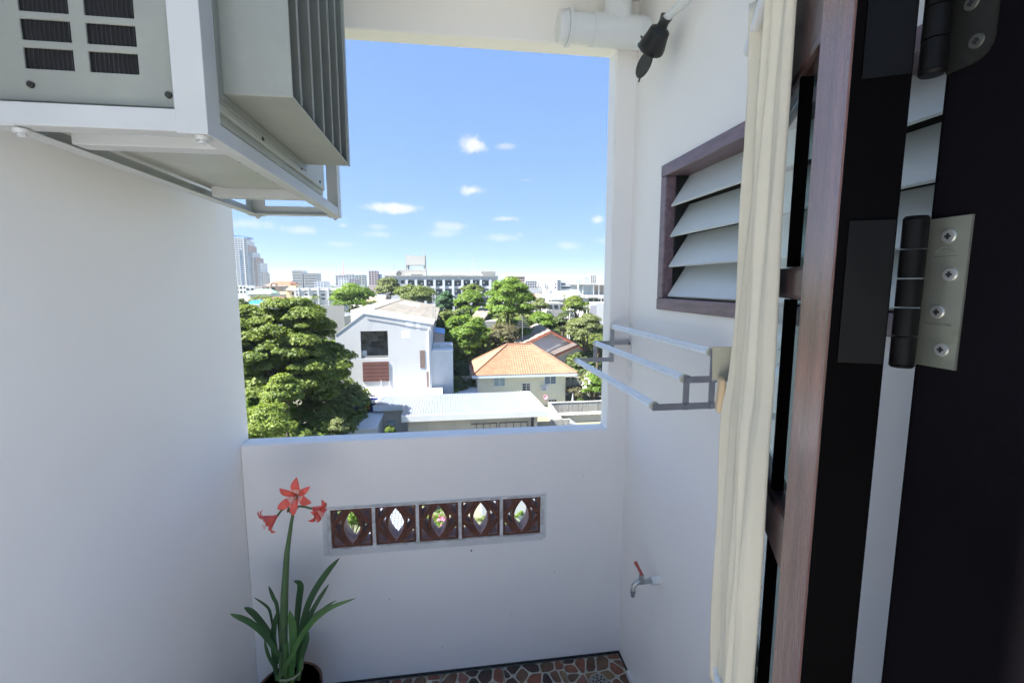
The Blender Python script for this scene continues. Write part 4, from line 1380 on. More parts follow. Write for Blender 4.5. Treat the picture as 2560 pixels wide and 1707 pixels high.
# ---------------------------------------------------------------- long shophouse row with white gable end
GY = 60.0
ap = at(909, 785, GY); re_ = at(1082, 812, GY); le_ = at(838, 838, GY); wb = at(980, 979, GY)
RX1 = at(1078, 880, GY).x
gh = root('gable_house', ((le_.x + RX1) / 2, GY, GZ), 'long white row house with asymmetric gable end, dark balcony opening and brown panel', 'house')
op = [at(900.5, 828, GY), at(971, 895, GY)]
pn = [at(906, 905, GY), at(973, 952, GY)]
# front wall cut round the balcony opening
b = MB()
xl, xr = le_.x, RX1
ztopL = le_.z


def ztop(x):
    if x < ap.x:
        return le_.z + (ap.z - le_.z) * (x - le_.x) / (ap.x - le_.x)
    return ap.z + (re_.z - ap.z) * (x - ap.x) / (re_.x - ap.x)


xs_ = sorted([xl, op[0].x, ap.x, op[1].x, xr])
for i in range(len(xs_) - 1):
    xa, xb_ = xs_[i], xs_[i + 1]
    if op[0].x - .01 <= xa and xb_ <= op[1].x + .01:
        b.prism([(xa, GY, GZ), (xb_, GY, GZ), (xb_, GY, op[1].z), (xa, GY, op[1].z)], (0, .25, 0))
        b.prism([(xa, GY, op[0].z), (xb_, GY, op[0].z), (xb_, GY, ztop(xb_)), (xa, GY, ztop(xa))], (0, .25, 0))
    else:
        b.prism([(xa, GY, GZ), (xb_, GY, GZ), (xb_, GY, ztop(xb_)), (xa, GY, ztop(xa))], (0, .25, 0))
wl_ = b.build('wall', white_wall, gh)
b = MB(); GD = 112.0
b.box(xl, xl + .25, GY + .252, GD, GZ, le_.z - .1); b.box(xr - .25, xr, GY + .252, GD, GZ, re_.z - .15)
b.build('side_wall', white_wall, gh)
# recessed balcony behind the opening
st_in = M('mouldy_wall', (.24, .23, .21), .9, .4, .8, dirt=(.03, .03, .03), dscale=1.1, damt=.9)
b = MB()
b.box(op[0].x - .3, op[1].x + .3, GY + 2.4, GY + 2.5, op[1].z - .1, op[0].z + .3)
b.box(op[0].x - .3, op[0].x - .2, GY + .26, GY + 2.4, op[1].z - .1, op[0].z + .3)
b.box(op[1].x + .2, op[1].x + .3, GY + .26, GY + 2.4, op[1].z - .1, op[0].z + .3)
b.box(op[0].x - .3, op[1].x + .3, GY + .26, GY + 2.4, op[0].z + .05, op[0].z + .15)
b.box(op[0].x - .3, op[1].x + .3, GY + .26, GY + 2.4, op[1].z - .12, op[1].z - .02)
rc = b.build('balcony_recess', st_in, gh)
slab('window', glass_dark, rc, at(931, 930, GY + 2.4).x, at(955, 930, GY + 2.4).x, GY + 2.33, GY + 2.4, at(940, 868, GY + 2.4).z, at(940, 853, GY + 2.4).z)
slab('balcony_rail', M('grey_rail', (.25, .25, .25), .6), rc, op[0].x + .02, op[1].x - .02, GY + .10, GY + .18, op[1].z + .0, op[1].z + .32)
slab('air_unit', frame_white, rc, op[0].x + .1, op[0].x + .6, GY + .35, GY + .8, op[1].z + .02, op[1].z + .95)
# brown slatted panel
nsl = 16
b = MB(); b.box(pn[0].x, pn[1].x, GY - .03, GY - .002, pn[1].z, pn[0].z); pb_o = b.build('slat_panel', M('maroon_backing', (.07, .035, .03), .7), gh)
for k in range(nsl):
    z = pn[1].z + (pn[0].z - pn[1].z) * k / nsl
    slab('slat', M('maroon_slat_%d' % (k % 3), ((.17, .075, .065), (.14, .06, .052), (.22, .115, .10))[k % 3], .6, .25, 3), pb_o, pn[0].x + .01, pn[1].x - .01, GY - .10, GY - .032, z + .01, z + (pn[0].z - pn[1].z) / nsl * .86)
for (x0, x1, y0, y1) in ((1049.5, 1063, 876, 919), (1066.5, 1073.5, 929, 968)):
    a, c = at(x0, y0, GY), at(x1, y1, GY)
    slab('slot_window', M('taupe_panel', (.22, .16, .14), .6, .1, 2), gh, a.x, c.x, GY - .04, GY - .003, c.z, a.z)
for (x0, x1, y0, y1) in ((952, 954, 950, 968), (952, 976, 968, 970), (973, 975, 952, 968)):
    a, c = at(x0, y0, GY - .1), at(x1, y1, GY - .1)
    slab('drain_pipe', frame_white, gh, a.x, c.x, GY - .12, GY - .05, c.z, a.z)
gm0 = M('black_cable', (.03, .03, .03), .7)
slab('downpipe', frame_white, gh, RX1 - .35, RX1 - .25, GY - .12, GY - .004, GZ, re_.z - .5)
a_, c_ = at(985, 968, GY), at(1078, 842, GY)
b = MB(); b.tube([(ap.x + .4, GY - .03, ap.z - .6), (ap.x + 3.5, GY - .03, ap.z - 1.15), (ap.x + 6.0, GY - .03, ap.z - 1.7), (RX1 - .3, GY - .03, ap.z - 2.0)], .018, 5); b.build('cable', gm0, gh)
a_, c_ = at(1020, 985, GY), at(1036, 974, GY)
# roofs: white barge strip then weathered cement sheets; stepped party walls on the left slope
b = MB(); y1r = GY + 7.5
for (xa, za, xb_, zb_) in ((ap.x, ap.z, re_.x + .1, re_.z), ):
    b.hexa([(xa, GY - .05, za), (xb_, GY - .05, zb_), (xb_, y1r, zb_), (xa, y1r, za), (xa, GY - .05, za + .16), (xb_, GY - .05, zb_ + .16), (xb_, y1r, zb_ + .16), (xa, y1r, za + .16)])
b.hexa([(le_.x, GY - .05, le_.z), (ap.x - .001, GY - .05, ap.z), (ap.x - .001, GY + 11, ap.z), (le_.x, GY + 11, le_.z), (le_.x, GY - .05, le_.z + .16), (ap.x - .001, GY - .05, ap.z + .16), (ap.x - .001, GY + 11, ap.z + .16), (le_.x, GY + 11, le_.z + .16)])
b.build('roof_edge', metal_white, gh)
b = MB()
roof_sheet(b, (re_.x + .3, y1r, re_.z - .1), (re_.x + .3, GD, re_.z - .1), (ap.x, GD, ap.z + .1), (ap.x, y1r, ap.z + .1), .75, .09, 4, .03)
b.build('roof_sheets', old_roof, gh)
b = MB()
roof_sheet(b, (le_.x, GD, le_.z - .4), (le_.x, GY + 11, le_.z - .4), (ap.x, GY + 11, ap.z - .1), (ap.x, GD, ap.z - .1), .75, .09, 4, .03)
b.build('roof_sheets', brown_roof, gh)
for k, (yy, hgt) in enumerate(((GY + 11, .55), (GY + 20, .9), (GY + 29, .9), (GY + 38, .9), (GY + 46, .9))):
    b = MB()
    b.prism([(le_.x - .2, yy, le_.z - 1.5), (ap.x + .1, yy, ap.z - .5), (ap.x + .1, yy, ap.z + hgt * .35), (ap.x - 2.6, yy, ap.z + hgt * .35), (le_.x - .2, yy, ap.z - .1)], (0, .3, 0))
    b.build('party_wall', white_clean, gh)
b = MB(); b.bar((ap.x, y1r, ap.z + .18), (ap.x, GD, ap.z + .18), .4, .14); b.build('ridge_cap', brown_roof, gh)
for k in range(5):
    yy = GY + 33 + k * 2.2
    b = MB(); p0 = Vector((ap.x + 1.2, yy, ap.z + (re_.z - ap.z) * 1.2 / (re_.x - ap.x) + .17)); p1 = Vector((ap.x + 4.8, yy, ap.z + (re_.z - ap.z) * 4.8 / (re_.x - ap.x) + .12))
    b.bar(p0, p1, .8, .05); b.build('skylight_sheet', metal_white, gh)
# extension block on the right
xa, xb_, zt = at(1064, 880, GY).x, at(1132, 880, GY + 1.5).x, at(1100, 877, GY + 1).z
b = MB(); b.box(RX1 + .002, xb_, GY + .6, GY + 9, GZ, zt); ex = b.build('extension', white_wall, gh)
b = MB(); b.box(RX1 + .1, xb_ + .05, GY + .55, GY + 9.05, zt + .001, zt + .14); b.build('coping', white_clean, ex)
for (x0, x1) in ((1086, 1101), (1104, 1107), (1112, 1131)):
    a, c = at(x0, 862, GY + 3), at(x1, 876, GY + 3)
    slab('roof_unit', M('grey_unit', (.55, .55, .53), .7), ex, a.x, c.x, GY + 3, GY + 4, zt + .142, a.z)
for (x0, x1, y0, y1, lab_) in ((1014, 1032, 803, 818, 0), (1004, 1026, 826, 846, 0), (1041, 1050, 806, 826, 0)):
    a, c = at(x0, y0, GY), at(x1, y1, GY)
    slab('paint_patch', M('fresh_white_patch', (.83, .85, .90), .5), gh, a.x, c.x, GY - .006, GY - .001, c.z, a.z)
# lattice aerial mast at the right corner
mp_ = at(1083, 812, GY + 9)
am = root('aerial_mast', (mp_.x, GY + 9, GZ), 'thin lattice television mast beside the shophouse roof corner', 'aerial')
b = MB(); tz_ = at(1083, 735, GY + 9).z
for dx in (0, .35):
    b.cyl((mp_.x + dx, GY + 9, GZ), (mp_.x + dx, GY + 9, tz_), .035, n=6)
for k in range(14):
    z = mp_.z - 1 + k * (tz_ - mp_.z + 1) / 14
    b.bar((mp_.x, GY + 9, z), (mp_.x + .35, GY + 9, z + .35), .03, .03)
b.build('mast', wire_mat, am)
b = MB()
for k in range(5):
    z = mp_.z + .8 + k * .55
    b.bar((mp_.x - 1.1, GY + 8.9, z), (mp_.x + 1.0, GY + 8.9, z + .15), .035, .035)
b.build('aerial_arms', wire_mat, am)

# --- corrugated awning and blue shopfront below the gable
aw = root('awning', (at(990, 990, 58).x, 58, at(990, 990, 58).z), 'grey corrugated lean-to awning along the foot of the gable wall', 'awning')
a0, a1 = at(880, 1010, 55.5), at(1106, 996, 57.2)
t0_, t1_ = at(897, 980, 59.7), at(1106, 968, 59.9)
b = MB(); roof_sheet(b, a0, Vector((a1.x, a0.y + .2, a0.z)), Vector((a1.x, 59.9, t0_.z)), Vector((a0.x, 59.9, t0_.z)), .42, .06, 1, 0); b.build('roof_sheet', M('awning_grey', (.42, .43, .44), .6, .2, 1.2, stretch=(3, .4, 1), dirt=(.3, .29, .28), dscale=1, damt=.5), aw)
b = MB(); b.bar((a0.x, 59.85, t0_.z + .12), (a1.x, 59.85, t0_.z + .12), .2, .14); b.build('flashing', white_clean, aw)
for k in range(4):
    x = a0.x + .2 + (a1.x - a0.x - .4) * k / 3
    b = MB(); b.cyl((x, 55.8, GZ), (x, 55.8, a0.z - .05), .06, n=8); b.build('post', pole_mat, aw)
sf0, sf1 = at(850, 1004, 56.6), at(946, 1046, 56.6)
sf = root('shopfront', ((sf0.x + sf1.x) / 2, 56.6, GZ), 'deep blue shop shutter with a gold emblem under the awning', 'shopfront')
for k, (fa_, fb_) in enumerate(((0, .30), (.31, .60), (.62, 1.0))):
    xa, xb2 = sf0.x + (sf1.x - sf0.x) * fa_, sf0.x + (sf1.x - sf0.x) * fb_
    sh_ = slab('shutter', blue_paint, sf, xa, xb2, 56.6 + (.35 if k == 1 else 0), 56.8 + (.35 if k == 1 else 0), GZ, sf0.z + .3)
    b = MB()
    for j in range(22):
        z = GZ + .1 + j * (sf0.z + .2 - GZ) / 22
        b.box(xa + .05, xb2 - .05, 56.57 + (.35 if k == 1 else 0), 56.6 + (.35 if k == 1 else 0), z, z + .13)
    o_ = b.build('shutter_ribs', blue_paint, sf)
ec = at(917, 1015, 56.5)
b = MB(); pts = []
for k in range(24):
    a = 2 * math.pi * k / 24; r_ = .42 * (1 + .28 * math.cos(3 * a) + .12 * math.cos(8 * a)); pts.append((ec.x + r_ * .8 * math.sin(a), 56.53, ec.z + r_ * 1.2 * math.cos(a)))
b.prism(pts, (0, .025, 0)); b.prism([(ec.x - .09, 56.53, ec.z + .5), (ec.x + .09, 56.53, ec.z + .5), (ec.x, 56.53, ec.z + 1.05)], (0, .025, 0)); b.build('gold_emblem', gold, sf)

# ---------------------------------------------------------------- long low shed with pale ribbed metal roof
SZ = -14.05
fl, frr = atZ(1005, 1040, SZ), atZ(1370, 1027, SZ)
bl, brr = atZ(950, 998, SZ), atZ(1342, 982, SZ)
SY0, SY1 = (fl.y + frr.y) / 2, (bl.y + brr.y) / 2
SX0, SX1 = fl.x, frr.x
NX0 = atZ(934, 1017, SZ).x; NY = atZ(934, 1017, SZ).y
shed = root('metal_roof_shed', ((SX0 + SX1) / 2, (SY0 + SY1) / 2, GZ), 'long beige shed under a pale ribbed metal roof with deep white fascia', 'shed')
b = MB()
xw = SX1 - 2.6
roof_sheet(b, (SX0, SY0, SZ), (xw, SY0, SZ), (xw, SY1, SZ + .32), (SX0, SY1, SZ + .32), .30, .045, 1, 0, 'rib', 10)
roof_sheet(b, (NX0, NY, SZ + .1), (SX0, NY, SZ + .1), (SX0, SY1, SZ + .32), (NX0 + .6, SY1, SZ + .32), .30, .045, 1, 0, 'rib', 10)
b.build('roof_sheets', metal_roof, shed)
b = MB(); roof_sheet(b, (xw, SY0, SZ), (SX1, SY0, SZ), (SX1 - .6, SY1, SZ + .32), (xw, SY1, SZ + .32), .42, .05, 1, 0, 'rib', 8); b.build('roof_sheets', metal_white, shed)
b = MB(); b.box(SX0 - .05, SX1 + .05, SY0 - .10, SY0 - .004, SZ - .62, SZ + .07); b.box(NX0 - .05, SX0 - .052, NY - .1, NY - .004, SZ - .50, SZ + .16); b.box(SX0 - .05, SX0 + .05, SY0 + .0, NY - .005, SZ - .5, SZ + .06)
b.build('fascia', metal_white, shed)
b = MB(); b.box(SX0 + .5, SX1 - 1.0, SY0 + .9, SY1 - .2, GZ, SZ - .1); b.box(NX0 + .5, SX0 + .498, NY + .5, SY1 - .2, GZ, SZ - .1); wsh = b.build('wall', beige_wall, shed)
for k in range(3):
    x = SX0 + 2.6 + k * 3.2
    slab('pilaster', beige_wall, shed, x, x + .22, SY0 + .80, SY0 + .899, GZ, SZ - .12)
# dark metal gate bars
g0, g1 = at(1177, 1054, SY0 + .8), at(1320, 1052, SY0 + .8)
gm = M('black_gate_metal', (.035, .035, .04), .5)
slab('gate_rail', gm, shed, g0.x, at(1242, 930, SY0 + .8).x, SY0 + .70, SY0 + .76, at(1200, 1059, SY0 + .75).z - .04, at(1200, 1059, SY0 + .75).z + .04)
slab('gate_rail', gm, shed, at(1248, 930, SY0 + .8).x, g1.x, SY0 + .70, SY0 + .76, at(1290, 1055, SY0 + .75).z - .04, at(1290, 1055, SY0 + .75).z + .04)
for px in (1191, 1208, 1225, 1241, 1248, 1265, 1284, 1302, 1319):
    x = at(px, 1060, SY0 + .75).x
    slab('gate_bar', gm, shed, x - .03, x + .03, SY0 + .69, SY0 + .75, GZ, at(px, 1057, SY0 + .75).z)
slab('downpipe', M('black_downpipe', (.04, .035, .045), .5), shed, at(1329, 930, SY0 + .4).x, at(1335, 930, SY0 + .4).x, SY0 + .3, SY0 + .6, GZ, SZ - .62)
wx = at(975, 1058, NY + .45)
f_ = slab('window', M('grey_frame', (.3, .31, .33), .6), shed, at(963, 930, NY + .45).x, at(983, 930, NY + .45).x, NY + .42, NY + .498, at(970, 1064, NY + .45).z, at(970, 1051, NY + .45).z)
inst(unit_box(glass_pale, 'pane'), 'pane', f_, (0, -.5, .12), (.85, .2, .6))
# tiny white hut
hz_ = -15.0
h0, h1, h2, h3 = atZ(868, 1077, hz_), atZ(940, 1072, hz_), atZ(949, 1034, hz_), atZ(884, 1036, hz_)
hut = root('white_hut', ((h0.x + h1.x) / 2, h0.y + 1, GZ), 'small hut with a plain white flat roof left of the shed', 'hut')
b = MB(); hx0, hx1, hy0_, hy1_ = h0.x, h1.x, (h0.y + h1.y) / 2, (h2.y + h3.y) / 2
b.hexa([(hx0 - .2, hy0_, hz_), (hx1 + .1, hy0_, hz_), (hx1 + .1, hy1_, hz_ + .1), (hx0 - .2, hy1_, hz_ + .1), (hx0 - .2, hy0_, hz_ + .1), (hx1 + .1, hy0_, hz_ + .1), (hx1 + .1, hy1_, hz_ + .2), (hx0 - .2, hy1_, hz_ + .2)])
b.build('roof', metal_white, hut)
b = MB(); b.box(hx0, hx1 - .1, hy0_ + .15, hy1_ - .1, GZ, hz_ - .005); b.build('wall', white_wall, hut)

# ---------------------------------------------------------------- cream house with orange tiled hip roof
OY0, OY1 = 65.0, 76.0
ez = at(1300, 936, OY0).z
ox0, ox1 = at(1180, 938, OY0).x, at(1443.5, 932, OY0).x
rx0, rx1, rz_ = at(1268, 861, 70.5).x, at(1328, 861, 70.5).x, at(1300, 861, 70.5).z
oh = root('orange_roof_house', ((ox0 + ox1) / 2, 66, GZ), 'cream two storey house under an orange tiled hip roof', 'house')
A, B_, C_, D_ = (ox0, OY0, ez), (ox1, OY0, ez), (ox1, OY1, ez), (ox0, OY1, ez)
R0, R1 = (rx0, 70.5, rz_), (rx1, 70.5, rz_)
for (nm, q) in (('front', (A, B_, R1, R0)), ('back', (C_, D_, R0, R1)), ('left', (D_, A, R0, R0)), ('right', (B_, C_, R1, R1))):
    b = MB(); roof_sheet(b, *q, .36, .05, 17, .05, 'sine', 4); o_ = b.build('roof_tiles', orange_tile, oh); o_['kind'] = 'stuff'
for (p, q) in ((A, R0), (B_, R1), (R0, R1), (D_, R0), (C_, R1)):
    b = MB(); b.tube([Vector(p) + Vector((0, 0, .08)), Vector(q) + Vector((0, 0, .10))], .13, 8); b.build('ridge', orange_ridge, oh, smooth=True)
b = MB(); b.box(ox0, ox1, OY0 - .02, OY0 + .12, ez - .42, ez - .03); b.box(ox0 - .02, ox0 + .1, OY0 + .125, OY1, ez - .42, ez - .03); b.box(ox1 - .1, ox1 + .02, OY0 + .125, OY1, ez - .42, ez - .03)
b.build('fascia', M('pale_blue_white_fascia', (.66, .74, .80), .5), oh)
b = MB(); b.box(ox0 + .1, ox1 - .1, OY0 + .13, OY1 - .1, ez - .30, ez - .2); b.build('soffit', white_clean, oh)
wx0, wx1 = at(1192, 930, 66).x, at(1414, 930, 66).x
b = MB(); b.box(wx0, wx1, 66, OY1 - 1, GZ, ez - .31); b.build('wall', cream_wall, oh)


def framed_window(parent, px0, px1, py0, py1, Y, nx=2, glass=None, nz=1, fmat=None):
    a, c = at(px0, py0, Y), at(px1, py1, Y)
    b = MB(); t = .07
    b.box(a.x, c.x, Y - .07, Y - .001, c.z, c.z + t); b.box(a.x, c.x, Y - .07, Y - .001, a.z - t, a.z)
    for i in range(nx + 1):
        x = a.x + (c.x - a.x - t) * i / nx
        b.box(x, x + t, Y - .069, Y - .001, c.z + t, a.z - t)
    for j in range(1, nz):
        z = c.z + (a.z - c.z) * j / nz
        b.box(a.x + t, c.x - t, Y - .068, Y - .001, z - .03, z + .03)
    f = b.build('window', fmat or frame_white, parent)
    for i in range(nx):
        b = MB(); x0 = a.x + (c.x - a.x - t) * i / nx + t; x1 = a.x + (c.x - a.x - t) * (i + 1) / nx
        b.box(x0 + .002, x1 - .002, Y - .035, Y - .0015, c.z + t + .002, a.z - t - .002); b.build('pane', glass or glass_pale, f)
    return f


framed_window(oh, 1234, 1263, 942, 965, 66, 2, glass_pale)
framed_window(oh, 1361, 1390, 937, 960, 66, 2, glass_blue)
framed_window(oh, 1305, 1326, 958, 983, 66, 2, glass_dark, 4)
framed_window(oh, 1370, 1392, 998, 1015, 66, 3, glass_dark)
# air unit, downpipe
a, c = at(1353, 965, 65.7), at(1369, 976, 65.7)
au = slab('air_unit', frame_white, oh, a.x, c.x, 65.4, 65.95, c.z, a.z)
inst(unit_box(M('grey_grille', (.45, .46, .46), .6), 'grille'), 'grille', au, (-.1, -.5, .12), (.55, .1, .76))
slab('downpipe', frame_white, oh, wx0 + .12, wx0 + .22, 65.85, 65.98, GZ, ez - .45)
slab('downpipe', M('cream_pipe', (.6, .55, .4), .6), oh, at(1229, 930, 65.9).x, at(1229, 930, 65.9).x + .07, 65.9, 65.99, at(1229, 956, 66).z, at(1229, 948, 66).z)
# white lean-to at the left of the cream house
l0, l1, l2, l3 = at(1136, 990, 64), at(1200, 990, 64), at(1197, 953, 70), at(1150, 962, 70)
lt = root('white_side_roof', ((l0.x + l1.x) / 2, 65, GZ), 'bright white lean-to roof beside the cream house', 'outbuilding')
b = MB(); lz = at(1170, 988, 63).z
b.hexa([(l0.x, 63, lz - .1), (wx0 - .01, 63, lz - .1), (wx0 - .01, 71, lz + .55), (l0.x + .2, 71, lz + .55), (l0.x, 63, lz), (wx0 - .01, 63, lz), (wx0 - .01, 71, lz + .65), (l0.x + .2, 71, lz + .65)])
b.build('roof', metal_white, lt)
b = MB(); b.box(l0.x + .2, wx0 - .02, 63.3, 70.8, GZ, lz - .1); b.build('wall', white_wall, lt)
a, c = at(1151, 945, 72), at(1192, 958, 72)
b = MB(); b.box(a.x, c.x, 72, 76, GZ, a.z); b.m = 1; b.box(a.x - .2, c.x + .2, 71.8, 76.2, a.z + .001, a.z + .2)
tag(b.build('garden_shed', [beige_wall, M('shed_roof_cream', (.70, .62, .52), .7)]), 'tiny beige shed with cream roof behind the lean-to', 'shed')
# pink dish / parasol beside the cream house
ds = at(1364, 993, 64.6)
b = MB(); b.tube([ds + Vector((0, .05, 0)), ds + Vector((-.02, -.02, .02)), ds + Vector((-.03, -.10, .04))], [.05, .22, .32], 18, caps=False); b.cyl(ds, ds + Vector((.1, .5, -.9)), .04, n=6)
do = b.build('satellite_dish', M('pink_dish', (.70, .32, .42), .6), smooth=True)
so_ = do.modifiers.new('thick', 'SOLIDIFY'); so_.thickness = .03
tag(do, 'pink satellite dish at the corner of the metal shed roof', 'satellite dish')

# ---------------------------------------------------------------- grey roofed gable house behind
KY = 82.0
ka, kl, kr = at(1377, 827, KY), at(1296, 866, KY), at(1500, 889, KY)
kback = at(1342, 811, 90)
kg = root('grey_gable_house', (ka.x, KY, GZ), 'white walled house with old brown grey gable roof and red bargeboards', 'house')
b = MB(); b.prism([(kl.x + .6, KY + .4, GZ), (kr.x - .6, KY + .4, GZ), (kr.x - .6, KY + .4, kr.z + .1), (ka.x, KY + .4, ka.z - .25), (kl.x + .6, KY + .4, kl.z + .1)], (0, 12, 0)); b.build('wall', white_wall, kg)
kb = Vector((at(1342, 811, 96).x, 96, ka.z + .2))
b = MB(); off_l = Vector((kl.x - ka.x, 0, kl.z - ka.z)); off_r = Vector((kr.x - ka.x, 0, kr.z - ka.z))
roof_sheet(b, kb + off_l, ka + off_l, ka, kb, .55, .08, 5, .04); b.build('roof_sheets', brown_roof, kg)
b = MB(); roof_sheet(b, ka + off_r, kb + off_r, kb, ka, .55, .08, 5, .04); b.build('roof_sheets', M('dark_roof_sheets', (.13, .115, .105), .85, .25, .9), kg)
for e in (kl, kr):
    b = MB(); b.bar(Vector((e.x, KY - .06, e.z - .22)), Vector((ka.x, KY - .06, ka.z - .22)), .10, .42); b.build('bargeboard', red_fascia, kg)
for e in (kr,):
    b = MB(); b.bar(Vector((e.x, KY - .03, e.z + .12)), Vector((ka.x, KY - .03, ka.z + .12)), .20, .14); b.build('roof_edge', dark_roof, kg)
a, c = at(1343, 844, KY + .3), at(1420, 846, KY + .3)
slab('string_course', beige_wall, kg, a.x, c.x, KY + .30, KY + .396, a.z - .06, a.z)
# lower porch gable
PYk = 79.0
pa, plft, pr_ = at(1443, 864, PYk), at(1386, 889, PYk), at(1506, 893, PYk)
b = MB(); b.prism([(plft.x + .3, PYk + .3, GZ), (pr_.x, PYk + .3, GZ), (pr_.x, PYk + .3, pr_.z), (pa.x, PYk + .3, pa.z - .2), (plft.x + .3, PYk + .3, plft.z)], (0, 2.9, 0)); pw_ = b.build('porch_wall', M('porch_wall_paint', (.68, .64, .60), .8, .06, .4), kg)
for e in (plft, pr_):
    b = MB(); b.bar(Vector((e.x, PYk - .02, e.z - .12)), Vector((pa.x, PYk - .02, pa.z - .12)), .10, .30); b.build('bargeboard', red_fascia, kg)
    b = MB(); b.prism([Vector((e.x, PYk - .1, e.z + .06)), Vector((pa.x, PYk - .1, pa.z + .06)), Vector((pa.x, PYk - .1, pa.z + .22)), Vector((e.x, PYk - .1, e.z + .22))], (0, 3.4, 0)); b.build('porch_roof', dark_roof, kg)
framed_window(kg, 1444, 1461, 882, 898, PYk + .3, 2, glass_dark, 1, M('brown_frame', (.12, .08, .06), .6))
# white flood lamp on the gable
la = at(1411, 850, KY + .2)
b = MB(); b.ball((la.x, KY + .2, la.z), .45, .3, .35); b.build('globe_lamp', frame_white, kg, smooth=True)
b = MB(); b.cyl((la.x, KY + .34, la.z), (la.x, KY + .34, la.z - 2.6), .05, n=6); b.build('conduit', beige_wall, kg)

# small grey house among the trees
SYs = 92.0
s_a, s_l, s_r = at(1216, 778, SYs), at(1174, 800, SYs), at(1240, 796, SYs)
sg = root('small_grey_house', (s_a.x, SYs, GZ), 'small grey walled house with brown roof half hidden among trees', 'house')
b = MB(); b.box(at(1196, 930, SYs).x, at(1240, 930, SYs).x, SYs, SYs + 8, GZ, at(1216, 803, SYs).z); b.build('wall', M('grey_plank_wall', (.36, .36, .37), .8, .1, 1), sg)
b = MB(); z0 = at(1196, 805, SYs).z
roof_sheet(b, (at(1172, 930, SYs).x, SYs - .5, z0 + .4), (at(1205, 930, SYs).x, SYs - .5, z0), Vector((at(1240, 930, SYs).x, SYs + 7, s_a.z)), Vector((at(1206, 930, SYs).x, SYs + 7, s_a.z + .3)), .5, .07, 4, .04); b.build('roof_sheets', brown_roof, sg)
b = MB(); b.bar((at(1205, 930, SYs).x, SYs - .5, z0 - .1), (at(1240, 930, SYs).x, SYs + 7, s_a.z - .1), .1, .5); b.build('bargeboard', dark_roof, sg)
slab('window', glass_dark, sg, at(1201, 930, SYs).x, at(1206, 930, SYs).x, SYs - .04, SYs + .02, at(1200, 822, SYs).z, at(1200, 814, SYs).z)
# blue roofed kiosk by the white house
a, c = at(1086, 820, 72), at(1112, 833, 72)
kk = root('blue_roof_kiosk', ((a.x + c.x) / 2, 72, GZ), 'narrow grey outbuilding with a light blue roof right of the white gable house', 'outbuilding')
b = MB(); b.box(a.x, c.x - .1, 72, 75, GZ, c.z); b.build('wall', M('grey_render', (.42, .42, .41), .8, .1, .6), kk)
b = MB(); b.hexa([(a.x - .2, 71.6, c.z + .25), (c.x, 71.6, c.z - .1), (c.x, 75.5, c.z + .3), (a.x - .2, 75.5, c.z + .6), (a.x - .2, 71.6, c.z + .35), (c.x, 71.6, c.z + .0), (c.x, 75.5, c.z + .4), (a.x - .2, 75.5, c.z + .7)]); b.build('roof', M('light_blue_roof', (.25, .45, .75), .5), kk)

# ---------------------------------------------------------------- concrete boundary walls at the right
fz = at(1430, 1006, 60.5).z
f0, f1 = at(1372, 1008, 60.5), at(1520, 1003, 60.5)
fn = root('concrete_wall', ((f0.x + f1.x) / 2, 60.5, GZ), 'black stained grey concrete yard wall right of the metal shed', 'wall')
npan = 6
for k in range(npan):
    xa = f0.x + (f1.x - f0.x) * k / npan; xb_ = f0.x + (f1.x - f0.x) * (k + 1) / npan
    b = MB(); b.box(xa + .02, xb_ - .02, 60.5, 60.68, GZ, fz - .02 * (k % 2)); b.build('panel', grey_conc, fn)
b = MB(); b.box(f0.x, f1.x, 60.46, 60.72, fz + .001, fz + .10); b.build('coping', M('pale_coping', (.58, .58, .56), .8, .1, 1), fn)
g0_, g1_ = at(1373, 1010, 60.2), at(1400, 1040, 53.5)
fn2 = root('side_wall', (g0_.x, 57, GZ), 'stained concrete cross wall with white top running towards the balcony', 'wall')
b = MB(); zz = at(1400, 1041, 54).z
b.hexa([(f0.x - .1, 54, GZ), (f0.x + .1, 54, GZ), (f0.x + .1, 60.4, GZ), (f0.x - .1, 60.4, GZ), (f0.x - .1, 54, fz - .3), (f0.x + .1, 54, fz - .3), (f0.x + .1, 60.4, fz), (f0.x - .1, 60.4, fz)]); b.build('panel', grey_conc, fn2)
b = MB(); b.bar((f0.x, 53.95, fz - .22), (f0.x, 60.42, fz + .07), .26, .10); b.build('coping', white_clean, fn2)
l_a, l_b = at(1400, 1032, 57.5), at(1520, 1027, 57.5)
fn3 = root('low_tiled_wall', ((l_a.x + l_b.x) / 2, 57.5, GZ), 'lower yard wall with a pale tiled top at the right', 'wall')
b = MB(); b.box(l_a.x, l_b.x, 57.5, 57.9, GZ, l_a.z - .3); b.build('panel', beige_wall, fn3)
for k in range(18):
    xa = l_a.x + (l_b.x - l_a.x) * k / 18; w_ = (l_b.x - l_a.x) / 18
    slab('cap_tile', M('cap_tile_%d' % (k % 2), ((.62, .62, .60), (.50, .50, .49))[k % 2], .7), fn3, xa + .02, xa + w_ - .02, 57.2, 58.2, l_a.z - .295, l_a.z - .18)
m_a, m_b = at(1421, 1044, 54.5), at(1438, 1070, 54.5)
b = MB(); b.box(at(1374, 930, 54).x + .15, m_a.x, 53.9, 54.1, GZ, m_a.z); tag(b.build('short_wall', grey_conc), 'short streaky concrete wall piece low at the right corner', 'wall')
b = MB(); b.prism([(m_a.x + .01, 54.2, GZ), (m_b.x + 1, 54.2, GZ), (m_b.x + .6, 54.2, at(1440, 1066, 54.2).z), (m_a.x + .01, 54.2, m_a.z)], (0, .2, 0)); tag(b.build('white_ramp_wall', white_clean), 'bright white triangular wall low at the right corner', 'wall')
b = MB(); b.box(at(1392, 930, 75).x, at(1500, 930, 75).x, 72, 72.2, GZ, at(1440, 942, 72).z)
